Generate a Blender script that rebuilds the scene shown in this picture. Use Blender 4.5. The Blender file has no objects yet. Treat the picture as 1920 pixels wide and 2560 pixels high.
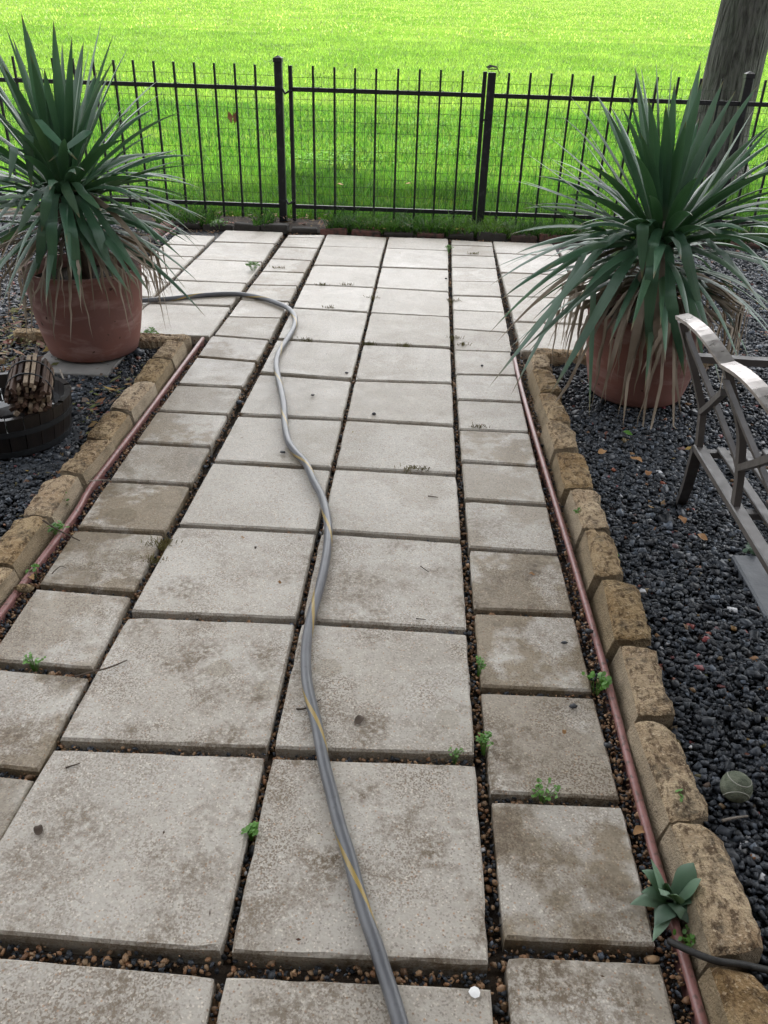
import bpy, bmesh, math, random
import numpy as np
from mathutils import Vector, Matrix, noise
random.seed(7); rng = np.random.default_rng(11)
R = math.radians
S = bpy.context.scene
C = S.collection

# ------------------------------------------------------------------ camera
CAM_F, CAM_H, CAM_X, PITCH, YAW, ROLL = 2071.0, 1.43391, 0.28976, 0.535726, -0.037201, 0.029817
_cp, _sp, _cy, _sy = math.cos(PITCH), math.sin(PITCH), math.cos(YAW), math.sin(YAW)
FWD = Vector((_sy*_cp, _cy*_cp, -_sp)); _r = Vector((_cy, -_sy, 0)); _u = _r.cross(FWD)
RIGHT = _r*math.cos(ROLL) + _u*math.sin(ROLL); UP = -_r*math.sin(ROLL) + _u*math.cos(ROLL)
EYE = Vector((CAM_X, 0, CAM_H))
cam = bpy.data.cameras.new('camera'); cam_o = bpy.data.objects.new('camera', cam); C.objects.link(cam_o)
cam.sensor_fit = 'VERTICAL'; cam.sensor_height = 36.0; cam.lens = CAM_F/2560*36
cam.clip_start = 0.05; cam.clip_end = 600
M = Matrix((RIGHT, UP, -FWD)).transposed().to_4x4(); M.translation = EYE
cam_o.matrix_world = M
S.camera = cam_o
S.render.resolution_x, S.render.resolution_y = 768, 1024

def G(px, py, z=0.0):            # point of the horizontal plane z seen at a photo pixel (1920 x 2560)
    d = FWD*CAM_F + RIGHT*(px-960) - UP*(py-1280)
    return EYE + d*((z-CAM_H)/d.z)
def GY(px, py, Y):               # point of the upright plane y = Y seen at a photo pixel
    d = FWD*CAM_F + RIGHT*(px-960) - UP*(py-1280)
    return EYE + d*(Y/d.y)

# ------------------------------------------------------------------ light
SUN_EL, SUN_AZ = R(58), R(8)     # azimuth from +Y towards +X : the sun stands ahead of the camera, over the lawn
world = bpy.data.worlds.new('World'); S.world = world; world.use_nodes = True
wn = world.node_tree; bg = wn.nodes['Background']
sky = wn.nodes.new('ShaderNodeTexSky'); sky.sky_type = 'NISHITA'; sky.sun_disc = False
sky.sun_elevation = SUN_EL; sky.sun_rotation = SUN_AZ
sky.air_density = 1.0; sky.dust_density = 4.0; sky.ozone_density = 1.0
hs = wn.nodes.new('ShaderNodeHueSaturation'); hs.inputs['Saturation'].default_value = 0.22
wn.links.new(sky.outputs[0], hs.inputs['Color']); wn.links.new(hs.outputs[0], bg.inputs[0])
bg.inputs[1].default_value = 0.14
sun = bpy.data.lights.new('sun', 'SUN'); sun.energy = 3.0; sun.angle = R(3.0); sun.color = (1.0, 0.95, 0.86)
sun_o = bpy.data.objects.new('sun', sun); C.objects.link(sun_o)
sd = Vector((math.sin(SUN_AZ)*math.cos(SUN_EL), math.cos(SUN_AZ)*math.cos(SUN_EL), math.sin(SUN_EL)))
sun_o.rotation_euler = sd.to_track_quat('Z', 'Y').to_euler(); sun_o.location = (0, 30, 40)
S.view_settings.view_transform = 'Standard'; S.view_settings.look = 'None'
S.view_settings.gamma = 1.0; S.view_settings.exposure = 2.33
S.render.engine = 'CYCLES'

# ------------------------------------------------------------------ object helpers
def tag(o, label=None, cat=None, group=None, kind=None):
    if label: o['label'] = label
    if cat: o['category'] = cat
    if group: o['group'] = group
    if kind: o['kind'] = kind
    return o
def empty(name, loc=(0, 0, 0), label=None, cat=None, group=None, kind=None):
    o = bpy.data.objects.new(name, None); C.objects.link(o); o.location = loc; o.empty_display_size = .05
    return tag(o, label, cat, group, kind)
def link(name, me, mat, parent=None, loc=None):
    o = bpy.data.objects.new(name, me); C.objects.link(o)
    if mat and not me.materials: me.materials.append(mat)
    if parent:
        o.parent = parent
        o.matrix_parent_inverse = Matrix.Translation(-Vector(parent.location))
    if loc is not None: o.location = loc
    return o
def mesh(name, v, f, smooth=False, uv=None):
    me = bpy.data.meshes.new(name); me.from_pydata([tuple(p) for p in v], [], f); me.update()
    if smooth:
        me.polygons.foreach_set('use_smooth', [True]*len(me.polygons))
    return me
def np_mesh(name, V, F, col=None, smooth=False):
    """V (n,3), F (m,k) arrays; col (n,3) point colours"""
    me = bpy.data.meshes.new(name); n, m, k = len(V), len(F), F.shape[1]
    me.vertices.add(n); me.vertices.foreach_set('co', np.ascontiguousarray(V, dtype=np.float32).ravel())
    me.loops.add(m*k); me.loops.foreach_set('vertex_index', np.ascontiguousarray(F, dtype=np.int32).ravel())
    me.polygons.add(m); me.polygons.foreach_set('loop_start', np.arange(0, m*k, k, dtype=np.int32))
    me.polygons.foreach_set('loop_total', np.full(m, k, dtype=np.int32))
    if smooth: me.polygons.foreach_set('use_smooth', np.ones(m, dtype=bool))
    me.update(calc_edges=True)
    if col is not None:
        a = me.color_attributes.new('Col', 'FLOAT_COLOR', 'POINT')
        a.data.foreach_set('color', np.c_[col, np.ones(n)].astype(np.float32).ravel())
    return me
class MB:
    def __init__(s): s.v = []; s.f = []
    def box(s, c, d, rz=0.0):
        b = len(s.v); cr, sr = math.cos(rz), math.sin(rz)
        for z in (-1, 1):
            for x, y in ((-1, -1), (1, -1), (1, 1), (-1, 1)):
                X, Y = x*d[0]/2, y*d[1]/2
                s.v.append((c[0]+X*cr-Y*sr, c[1]+X*sr+Y*cr, c[2]+z*d[2]/2))
        s.f += [(b, b+3, b+2, b+1), (b+4, b+5, b+6, b+7)] + [(b+i, b+(i+1) % 4, b+4+(i+1) % 4, b+4+i) for i in range(4)]
    def tube(s, pts, r, n=6, cap=True):
        pts = [Vector(p) for p in pts]; rr = r if isinstance(r, (list, tuple)) else [r]*len(pts)
        b = len(s.v); ref = None
        for i, p in enumerate(pts):
            t = (pts[min(i+1, len(pts)-1)]-pts[max(i-1, 0)]).normalized()
            if ref is None: ref = Vector((0, 0, 1)) if abs(t.z) < .9 else Vector((1, 0, 0))
            a = (ref-t*ref.dot(t)).normalized(); ref = a; c2 = t.cross(a)
            for k in range(n):
                q = 2*math.pi*k/n; s.v.append(p+(a*math.cos(q)+c2*math.sin(q))*rr[i])
        for i in range(len(pts)-1):
            for k in range(n):
                a0 = b+i*n+k; a1 = b+i*n+(k+1) % n; s.f.append((a0, a1, a1+n, a0+n))
        if cap:
            s.f.append(tuple(b+k for k in range(n))[::-1]); e = b+(len(pts)-1)*n; s.f.append(tuple(e+k for k in range(n)))
    def bar(s, pts, w, h, side):
        """flat bar swept along pts; side = rough direction of its width"""
        pts = [Vector(p) for p in pts]; b = len(s.v); side = Vector(side)
        for i, p in enumerate(pts):
            t = (pts[min(i+1, len(pts)-1)]-pts[max(i-1, 0)]).normalized()
            a = (side-t*side.dot(t)).normalized(); n = t.cross(a)
            for x, y in ((-1, -1), (1, -1), (1, 1), (-1, 1)): s.v.append(p+a*x*w/2+n*y*h/2)
        for i in range(len(pts)-1):
            for k in range(4):
                a0 = b+i*4+k; a1 = b+i*4+(k+1) % 4; s.f.append((a0, a1, a1+4, a0+4))
        s.f.append((b+3, b+2, b+1, b)); e = b+(len(pts)-1)*4; s.f.append((e, e+1, e+2, e+3))
    def lathe(s, prof, c, n=40):
        b = len(s.v)
        for r, z in prof:
            for k in range(n):
                q = 2*math.pi*k/n; s.v.append((c[0]+r*math.cos(q), c[1]+r*math.sin(q), c[2]+z))
        for i in range(len(prof)-1):
            for k in range(n):
                a0 = b+i*n+k; a1 = b+i*n+(k+1) % n; s.f.append((a0, a1, a1+n, a0+n))
    def build(s, name, mat, parent=None, smooth=False, bevel=0):
        me = mesh(name, s.v, s.f, smooth)
        if bevel:
            bm = bmesh.new(); bm.from_mesh(me)
            bmesh.ops.recalc_face_normals(bm, faces=bm.faces)
            bmesh.ops.bevel(bm, geom=list(bm.edges), offset=bevel, segments=1, affect='EDGES', clamp_overlap=True)
            bm.to_mesh(me); bm.free()
        else:
            bm = bmesh.new(); bm.from_mesh(me); bmesh.ops.recalc_face_normals(bm, faces=bm.faces); bm.to_mesh(me); bm.free()
        return link(name, me, mat, parent)
def catmull(P, n=8):
    P = [Vector(p) for p in P]; out = []
    for i in range(len(P)-1):
        p0, p1, p2, p3 = P[max(i-1, 0)], P[i], P[i+1], P[min(i+2, len(P)-1)]
        for k in range(n):
            t = k/n; out.append(.5*((2*p1)+(p2-p0)*t+(2*p0-5*p1+4*p2-p3)*t*t+(3*p1-p0-3*p2+p3)*t**3))
    return out+[P[-1]]

# ------------------------------------------------------------------ materials
class N:
    def __init__(s, name, rough=.6, spec=.5):
        s.m = bpy.data.materials.new(name); s.m.use_nodes = True; s.t = s.m.node_tree
        s.b = s.t.nodes['Principled BSDF']; s.b.inputs['Roughness'].default_value = rough
        s.b.inputs['Specular IOR Level'].default_value = spec
    def n(s, ty, **kw):
        o = s.t.nodes.new('ShaderNode'+ty)
        for k, v in kw.items():
            if hasattr(o, k): setattr(o, k, v)
            else: o.inputs[k.replace('_', ' ')].default_value = v
        return o
    def l(s, a, b): s.t.links.new(a, b)
    def put(s, sock, v):
        if hasattr(v, 'is_output'): s.l(v, sock)
        elif isinstance(v, (tuple, list)) and len(v) == 3 and sock.type == 'RGBA': sock.default_value = (*v, 1)
        else: sock.default_value = v
    def pos(s, rnd=0.0, obj=False):
        p = s.n('TexCoord').outputs['Object'] if obj else s.n('NewGeometry').outputs['Position']
        if rnd:
            oi = s.n('ObjectInfo'); sc = s.n('VectorMath', operation='SCALE'); sc.inputs[0].default_value = (37*rnd, 23*rnd, 11*rnd)
            s.l(oi.outputs['Random'], sc.inputs['Scale'])
            ad = s.n('VectorMath', operation='ADD'); s.l(p, ad.inputs[0]); s.l(sc.outputs[0], ad.inputs[1]); p = ad.outputs[0]
        return p
    def scale(s, p, v):
        m = s.n('VectorMath', operation='MULTIPLY'); s.l(p, m.inputs[0]); m.inputs[1].default_value = v; return m.outputs[0]
    def noise(s, p, sc, det=4, rough=.55, dist=0.0):
        o = s.n('TexNoise'); o.inputs['Scale'].default_value = sc; o.inputs['Detail'].default_value = det
        o.inputs['Roughness'].default_value = rough; o.inputs['Distortion'].default_value = dist
        s.l(p, o.inputs['Vector']); return o.outputs['Fac']
    def vor(s, p, sc, feat='F1'):
        o = s.n('TexVoronoi'); o.feature = feat; o.inputs['Scale'].default_value = sc; s.l(p, o.inputs['Vector']); return o
    def rng(s, x, a, b, c=0.0, d=1.0):
        o = s.n('MapRange'); o.clamp = True
        for k, v in zip(('From Min', 'From Max', 'To Min', 'To Max'), (a, b, c, d)): o.inputs[k].default_value = v
        s.put(o.inputs['Value'], x); return o.outputs[0]
    def math(s, op, a, b=0.0):
        o = s.n('Math', operation=op); s.put(o.inputs[0], a); s.put(o.inputs[1], b); return o.outputs[0]
    def mix(s, f, a, b, mode='MIX'):
        o = s.n('Mix', data_type='RGBA', blend_type=mode)
        s.put(o.inputs[0], f); s.put(o.inputs[6], a); s.put(o.inputs[7], b); return o.outputs[2]
    def attr(s, name, obj=False):
        o = s.n('Attribute'); o.attribute_name = name; o.attribute_type = 'OBJECT' if obj else 'GEOMETRY'; return o
    def col(s, v): s.put(s.b.inputs['Base Color'], v); return s
    def rough(s, v): s.put(s.b.inputs['Roughness'], v); return s
    def bump(s, h, st=.4, d=.005):
        o = s.n('Bump'); o.inputs['Strength'].default_value = st; o.inputs['Distance'].default_value = d
        s.put(o.inputs['Height'], h); s.l(o.outputs[0], s.b.inputs['Normal']); return s
MT = {}
# -- concrete paver with exposed aggregate, dirt, damp
k = N('exposed_aggregate_concrete', .62, .5)
pw = k.pos(1.0)
c = k.mix(k.rng(k.noise(pw, 2.2, 3), .35, .65), (.370, .338, .288), (.445, .412, .358))
c = k.mix(k.rng(k.noise(pw, 70, 3), .35, .7, 0, .22), c, (.235, .212, .182))
v = k.vor(pw, 150); sp = k.n('SeparateColor'); k.l(v.outputs['Color'], sp.inputs[0])
grain = k.rng(v.outputs['Distance'], .26, .38, 1, 0)
c = k.mix(k.math('MULTIPLY', k.rng(sp.outputs[0], .86, .88, 0, .8), grain), c, (.36, .21, .115))
c = k.mix(k.math('MULTIPLY', k.rng(sp.outputs[1], .89, .91, 0, .85), grain), c, (.60, .54, .45))
c = k.mix(k.math('MULTIPLY', k.rng(sp.outputs[2], .86, .88, 0, .6), grain), c, (.145, .120, .10))
v2 = k.vor(pw, 290); sp2 = k.n('SeparateColor'); k.l(v2.outputs['Color'], sp2.inputs[0])
c = k.mix(k.rng(sp2.outputs[0], .88, .90, 0, .45), c, (.16, .13, .105))
c = k.mix(k.rng(sp2.outputs[1], .92, .94, 0, .7), c, (.56, .50, .42))
dirt = k.attr('dirt', True).outputs['Fac']
d1 = k.rng(k.noise(pw, 6.5, 4, .6), .47, .64)
d2 = k.rng(k.noise(pw, 70, 4, .8), .40, .58)
dm = k.math('MULTIPLY', k.math('MULTIPLY', d1, d2), dirt)
c = k.mix(k.math('MULTIPLY', dm, .8), c, (.125, .090, .053))
spk = k.math('MULTIPLY', k.math('MULTIPLY', k.rng(sp2.outputs[2], .62, .66), k.rng(k.noise(pw, 5.5, 3, .6), .42, .60)), dirt)
c = k.mix(k.math('MULTIPLY', spk, .6), c, (.145, .105, .066))
fn = k.math('ADD', k.noise(pw, 3.6, 4, .6), k.math('MULTIPLY', k.math('SUBTRACT', k.noise(pw, 26, 4, .7), .5), .22))
film = k.math('MULTIPLY', k.rng(fn, .445, .53), k.attr('film', True).outputs['Fac'])
c = k.mix(film, c, k.mix(1.0, c, (.56, .49, .385), 'MULTIPLY'))
damp = k.math('MULTIPLY', k.rng(k.noise(pw, 2.6, 3, .5, .8), .52, .545), k.attr('damp', True).outputs['Fac'])
c = k.mix(damp, c, k.mix(1.0, c, (.70, .675, .62), 'MULTIPLY'))
# round water marks with a shape of their own
geo = k.n('NewGeometry').outputs['Position']
ring = None
for (px, py, r, a) in ((550, 1672, .033, .55), (820, 1672, .036, .5), (668, 1725, .036, .45), (665, 1660, .026, .35), (300, 1290, .055, .5), (1120, 1800, .03, .4)):
    g = G(px, py)
    ds = k.n('VectorMath', operation='DISTANCE'); k.l(geo, ds.inputs[0]); ds.inputs[1].default_value = g
    dd = k.math('ADD', ds.outputs['Value'], k.math('MULTIPLY', k.noise(geo, 30, 2), .02))
    mk = k.rng(dd, r+.008, r+.013, a, 0)
    ring = mk if ring is None else k.math('MAXIMUM', ring, mk)
c = k.mix(ring, c, k.mix(1.0, c, (.62, .58, .48), 'MULTIPLY'))
k.col(c).rough(k.math('SUBTRACT', k.rng(k.noise(pw, 12, 3), .3, .7, .54, .66), k.math('ADD', k.math('MULTIPLY', damp, .12), k.attr('wet', True).outputs['Fac'])))
hb = k.math('ADD', k.math('MULTIPLY', k.noise(pw, 190, 3, .6), 1.0), k.math('MULTIPLY', v.outputs['Distance'], -.6))
k.bump(hb, .32, .003); MT['paver'] = k.m
# -- split sandstone blocks
k = N('split_sandstone', .85, .25); p = k.pos(1.0)
st = k.scale(p, (1, .55, 1.4))
c = k.mix(k.rng(k.noise(p, 7, 4), .35, .65), (.30, .20, .105), (.47, .355, .215))
c = k.mix(k.rng(k.noise(st, 60, 6, .7), .48, .60, 0, .9), c, (.10, .060, .030))
c = k.mix(k.rng(k.noise(p, 130, 3), .56, .66, 0, .85), c, (.50, .385, .25))
c = k.mix(k.math('MULTIPLY', k.rng(k.noise(p, 9, 5, .65), .52, .64), k.rng(k.noise(p, 70, 4, .7), .38, .6, 0, .8)), c, (.05, .040, .028))
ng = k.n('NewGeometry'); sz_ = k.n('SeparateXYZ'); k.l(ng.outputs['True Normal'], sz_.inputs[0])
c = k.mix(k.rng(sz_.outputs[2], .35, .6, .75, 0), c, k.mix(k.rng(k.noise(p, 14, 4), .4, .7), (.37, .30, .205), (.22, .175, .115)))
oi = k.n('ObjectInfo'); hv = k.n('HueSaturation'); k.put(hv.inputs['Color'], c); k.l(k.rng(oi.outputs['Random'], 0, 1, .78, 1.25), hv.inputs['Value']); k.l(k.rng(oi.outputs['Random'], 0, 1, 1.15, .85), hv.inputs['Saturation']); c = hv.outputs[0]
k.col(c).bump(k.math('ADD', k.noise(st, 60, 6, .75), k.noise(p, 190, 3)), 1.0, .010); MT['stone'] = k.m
# -- coloured stones / litter
def colmat(name, rough, spec, bscale=120, bst=.4, vary=.5):
    k = N(name, rough, spec); p = k.pos()
    c = k.attr('Col').outputs['Color']
    c = k.mix(k.rng(k.noise(p, bscale*.6, 3), .35, .7, 0, vary), c, k.mix(1.0, c, (.5, .5, .52), 'MULTIPLY'))
    k.col(c).bump(k.noise(p, bscale, 3), bst, .002); return k.m
MT['gravel'] = colmat('wet_slate_gravel', .5, .4)
MT['pebble'] = colmat('joint_pebbles', .55, .4)
MT['litter'] = colmat('leaf_litter', .7, .3, 60)
k = N('dark_soil', .9, .2); p = k.pos()
c = k.mix(k.rng(k.noise(p, 14, 5), .35, .65), (.022, .017, .013), (.055, .04, .028))
k.col(c).bump(k.noise(p, 90, 4), .8, .01); MT['soil'] = k.m
k = N('compacted_slate_chips', .6, .4); p = k.pos(); vv = k.vor(p, 62); sp = k.n('SeparateColor'); k.l(vv.outputs['Color'], sp.inputs[0])
c = k.mix(sp.outputs[0], (.010, .011, .013), (.048, .055, .066)); c = k.mix(k.rng(sp.outputs[1], .95, .96), c, (.17, .09, .05)); c = k.mix(k.rng(vv.outputs['Distance'], .45, .62), c, (.008, .007, .006))
k.col(c).bump(k.math('MULTIPLY', vv.outputs['Distance'], -1.0), .9, .012); MT['chipbed'] = k.m
# -- pink brown edging strip
k = N('faded_plum_plastic', .38, .5); p = k.pos()
c = k.mix(k.rng(k.noise(p, 18, 4), .35, .7), (.26, .125, .115), (.19, .085, .072))
c = k.mix(k.rng(k.noise(p, 70, 3), .54, .66, 0, .8), c, (.075, .05, .038))
k.col(c).bump(k.noise(p, 60, 3), .2, .002); MT['strip'] = k.m
# -- terracotta
k = N('terracotta', .75, .3); p = k.pos(.3)
c = k.mix(k.rng(k.noise(p, 4.5, 4), .35, .65), (.200, .085, .064), (.150, .074, .062))
c = k.mix(k.rng(k.noise(k.scale(p, (1, 1, 3)), 5, 4, .6, .5), .50, .68, 0, .7), c, (.29, .185, .165))
c = k.mix(k.rng(k.noise(p, 26, 2), .70, .735), c, (.05, .025, .018))
k.col(c).bump(k.noise(p, 70, 3), .15, .003); MT['terracotta'] = k.m
# -- leaves
def leafmat(name, a, b, rough, trans, tc, spec=.5, stripe=0.0):
    k = N(name, rough, spec); p = k.pos(1.0)
    c = k.mix(k.rng(k.noise(p, 6, 3), .3, .7), a, b)
    oi = k.n('ObjectInfo'); hsv = k.n('HueSaturation'); k.put(hsv.inputs['Color'], c)
    k.l(k.rng(oi.outputs['Random'], 0, 1, .75, 1.3), hsv.inputs['Value']); c = hsv.outputs[0]
    k.col(c)
    if trans:
        tr = k.n('BsdfTranslucent'); tr.inputs[0].default_value = (*tc, 1)
        mx = k.n('MixShader'); mx.inputs[0].default_value = trans
        k.l(k.b.outputs[0], mx.inputs[1]); k.l(tr.outputs[0], mx.inputs[2])
        k.l(mx.outputs[0], k.t.nodes['Material Output'].inputs[0])
    return k
def ribs(k, tip=(.17, .115, .06), base=(.16, .17, .10)):
    u = k.attr('u').outputs['Fac']; w_ = k.attr('w').outputs['Fac']; cv = k.n('CombineXYZ'); k.l(k.math('MULTIPLY', w_, 7.0), cv.inputs[0]); k.l(k.math('MULTIPLY', u, 1.6), cv.inputs[1])
    k.l(k.math('MULTIPLY', k.n('ObjectInfo').outputs['Random'], 90.0), cv.inputs[2])
    f = k.noise(cv.outputs[0], 1.0, 3, .6); src = k.b.inputs['Base Color'].links[0].from_socket
    c = k.mix(k.rng(f, .35, .65, 0, .55), src, k.mix(1.0, src, (1.75, 1.55, 1.35), 'MULTIPLY'))
    c = k.mix(k.rng(u, .0, .16, .5, 0), c, base); c = k.mix(k.rng(u, .90, .97, 0, .9), c, tip); k.col(c)
    k.bump(k.noise(cv.outputs[0], 2.5, 2), .25, .003); return k
k = leafmat('yucca_leaf_green', (.026, .070, .042), (.048, .106, .062), .40, .14, (.07, .18, .05), .5)
ribs(k); MT['yucca'] = k.m
k = leafmat('yucca_leaf_pale', (.030, .078, .045), (.058, .110, .058), .5, .12, (.1, .2, .06), .3); ribs(k); MT['yucca_pale'] = k.m
k = leafmat('yucca_leaf_dead', (.15, .115, .082), (.30, .255, .20), .8, .10, (.25, .18, .09), .2)
k.bump(k.noise(k.pos(), 70, 3), .4, .003); MT['yucca_dead'] = k.m
MT['weed'] = leafmat('weed_leaf', (.07, .17, .028), (.10, .24, .04), .5, .25, (.16, .34, .03)).m
MT['weed_dark'] = leafmat('weed_leaf_blue_green', (.085, .15, .095), (.15, .23, .15), .5, .12, (.08, .16, .05)).m
MT['clover'] = leafmat('clover_leaf', (.06, .15, .03), (.09, .19, .045), .85, .25, (.1, .25, .03), .1).m
MT['moss'] = leafmat('dry_weed', (.11, .105, .035), (.17, .14, .06), .8, .1, (.2, .16, .05), .2).m
MT['tree_leaf'] = leafmat('tree_leaf', (.035, .075, .018), (.06, .12, .025), .5, .12, (.09, .17, .02)).m
k = N('grass_blade', .45, .4); c = k.attr('Col').outputs['Color']; k.col(c)
tr = k.n('BsdfTranslucent'); k.l(k.mix(1.0, c, (1.25, 1.45, .8), 'MULTIPLY'), tr.inputs[0])
mx = k.n('MixShader'); mx.inputs[0].default_value = .42
k.l(k.b.outputs[0], mx.inputs[1]); k.l(tr.outputs[0], mx.inputs[2]); k.l(mx.outputs[0], k.t.nodes['Material Output'].inputs[0])
MT['grass'] = k.m
k = N('mown_lawn', .9, .0); p = k.pos()
c = k.mix(k.rng(k.noise(p, .35, 4), .35, .65), (.040, .095, .010), (.085, .145, .022))
c = k.mix(k.rng(k.noise(k.scale(p, (.25, 1, 1)), .8, 4), .5, .7, 0, .5), c, (.15, .19, .045))
c = k.mix(k.rng(k.noise(p, 5, 5, .65), .45, .68, 0, .75), c, (.07, .15, .014))
c = k.mix(k.rng(k.noise(p, 22, 3), .5, .7, 0, .5), c, (.06, .13, .012))
k.col(c).bump(k.math('ADD', k.noise(p, 28, 4, .7), k.noise(p, 7, 3)), .9, .05); MT['lawn'] = k.m
# -- metals, wood, rubber
k = N('black_painted_steel', .5, .3); p = k.pos()
c = k.mix(k.rng(k.noise(p, 25, 4), .55, .7), (.006, .0065, .0075), (.022, .023, .026)); k.col(c).bump(k.noise(p, 80, 3), .15, .002); MT['iron'] = k.m
k = N('green_black_wire', .5, .4); k.col((.02, .03, .024)); MT['wire'] = k.m
k = N('weathered_bronze_metal', .38, .5); p = k.pos(); k.b.inputs['Metallic'].default_value = .0; k.b.inputs['Specular IOR Level'].default_value = .8
c = k.mix(k.rng(k.noise(p, 9, 4), .35, .7), (.030, .025, .022), (.060, .052, .047)); k.col(c).rough(k.rng(k.noise(p, 30, 3), .3, .7, .42, .6)); MT['bench'] = k.m
k = N('sky_glint_metal', .3, .6); k.b.inputs['Metallic'].default_value = .85; p = k.pos(); k.col(k.mix(k.rng(k.noise(p, 25, 4), .35, .7), (.46, .43, .41), (.26, .235, .22))).rough(k.rng(k.noise(p, 40, 3), .3, .7, .24, .42)); MT['worn'] = k.m  # pale bright metal that puts the sky highlight into the top rail
k = N('garden_hose_rubber', .36, .5)
uvn = k.n('UVMap'); sx = k.n('SeparateXYZ'); k.l(uvn.outputs[0], sx.inputs[0])
hose_off = k.n('Value'); ph = k.math('FRACT', k.math('ADD', sx.outputs[0], k.math('ADD', k.math('MULTIPLY', sx.outputs[1], 2.3), hose_off.outputs[0])))
band = k.math('LESS_THAN', k.math('ABSOLUTE', k.math('SUBTRACT', ph, .5)), .052)
chk = k.n('TexChecker'); chk.inputs['Scale'].default_value = 1; cv = k.n('CombineXYZ')
k.l(k.math('MULTIPLY', sx.outputs[0], 60), cv.inputs[0]); k.l(k.math('MULTIPLY', sx.outputs[1], 330), cv.inputs[1]); k.l(cv.outputs[0], chk.inputs['Vector'])
yel = k.mix(chk.outputs['Fac'], (.40, .27, .045), (.20, .14, .04))
gp = k.pos(); gr = k.mix(k.rng(k.noise(gp, 14, 4), .35, .7), (.075, .078, .085), (.115, .118, .125))
gr = k.mix(k.rng(k.noise(gp, 90, 3), .62, .75, 0, .5), gr, (.04, .038, .035))
k.col(k.mix(k.math('MULTIPLY', band, .85), gr, yel)).bump(k.noise(gp, 120, 2), .1, .001); MT['hose'] = k.m
k = N('dark_wet_oak', .4, .5); p = k.pos(.5)
c = k.mix(k.rng(k.noise(k.scale(p, (1, 1, .15)), 40, 4), .35, .7), (.006, .005, .0045), (.016, .011, .009)); k.col(c).bump(k.noise(k.scale(p, (1, 1, .1)), 90, 3), .4, .003); MT['tub'] = k.m
k = N('dull_iron_hoop', .5, .5); p = k.pos(); k.b.inputs['Metallic'].default_value = .5
k.col(k.mix(k.noise(p, 30, 3), (.014, .016, .018), (.035, .037, .04))); MT['hoop'] = k.m
k = N('split_kindling', .75, .25); p = k.pos(1.0); oi = k.n('ObjectInfo')
c = k.mix(k.rng(oi.outputs['Random'], .0, 1), (.022, .012, .009), (.095, .056, .038))
c = k.mix(k.rng(oi.outputs['Random'], .86, .88), c, (.24, .185, .13))
c = k.mix(k.rng(k.noise(p, 60, 3), .5, .7, 0, .6), c, (.035, .02, .014)); k.col(c).bump(k.noise(p, 80, 3), .5, .003); MT['kindling'] = k.m
k = N('still_dark_water', .04, .5); k.col((.006, .006, .006)); MT['water'] = k.m
k = N('bark', .9, .2); p = k.pos(0, True)
stp = k.scale(p, (1, 1, .16))
h1 = k.noise(stp, 22, 6, .65, .8)
c = k.mix(k.rng(h1, .38, .62), (.024, .022, .021), (.105, .100, .096))
c = k.mix(k.rng(k.noise(p, 3.5, 4), .5, .68, 0, .5), c, (.09, .098, .082))
k.col(c).bump(k.math('ADD', h1, k.math('MULTIPLY', k.vor(k.scale(p, (1, 1, .2)), 24, 'DISTANCE_TO_EDGE').outputs['Distance'], 1.4)), 1.0, .03); MT['bark'] = k.m
k = N('old_brick', .85, .3); p = k.pos(.7); oi = k.n('ObjectInfo')
c = k.mix(k.rng(oi.outputs['Random'], .62, .75), (.034, .030, .026), (.105, .046, .036))
c = k.mix(k.rng(k.noise(p, 22, 4), .45, .65), c, (.025, .022, .017)); k.col(c).bump(k.noise(p, 70, 4), .7, .005); MT['brick'] = k.m
k = N('plain_concrete', .8, .3); p = k.pos()
k.col(k.mix(k.rng(k.noise(p, 6, 5), .35, .65), (.12, .117, .108), (.20, .19, .175))).bump(k.noise(p, 60, 4), .4, .003); MT['pad'] = k.m
k = N('blue_grey_slate', .5, .4); p = k.pos()
k.col(k.mix(k.rng(k.noise(p, 9, 5), .35, .65), (.045, .05, .058), (.09, .097, .105))).bump(k.noise(p, 30, 4), .4, .004); MT['slate'] = k.m
k = N('worn_tennis_felt', .95, .1); p = k.pos()
k.col(k.mix(k.rng(k.noise(p, 45, 5, .7), .35, .65), (.095, .108, .078), (.19, .205, .15))).bump(k.noise(p, 200, 4, .7), 1.0, .004); MT['felt'] = k.m
k = N('ball_seam', .8, .2); k.col((.30, .30, .25)); MT['seam'] = k.m
k = N('twig_bark', .8, .2); p = k.pos(); k.col(k.mix(k.noise(p, 60, 3), (.045, .032, .024), (.11, .085, .065))); MT['twig'] = k.m
k = N('black_root', .6, .3); p = k.pos(); k.col(k.mix(k.noise(p, 80, 3), (.010, .010, .010), (.03, .028, .024))).bump(k.noise(p, 120, 3), .5, .003); MT['root'] = k.m
k = N('dry_leaf_brown', .7, .25); p = k.pos(1); oi = k.n('ObjectInfo')
k.col(k.mix(oi.outputs['Random'], (.17, .075, .03), (.32, .19, .085))).bump(k.noise(p, 60, 3), .4, .003); MT['dry'] = k.m
k = N('white_paint_fleck', .6, .3); k.col((.75, .75, .73)); MT['white'] = k.m
k = N('black_tape', .95, .1); k.col((.012, .012, .013)); MT['tape'] = k.m
k = N('loose_chip', .5, .4); k.col((.028, .030, .034)); MT['chip'] = k.m

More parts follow.
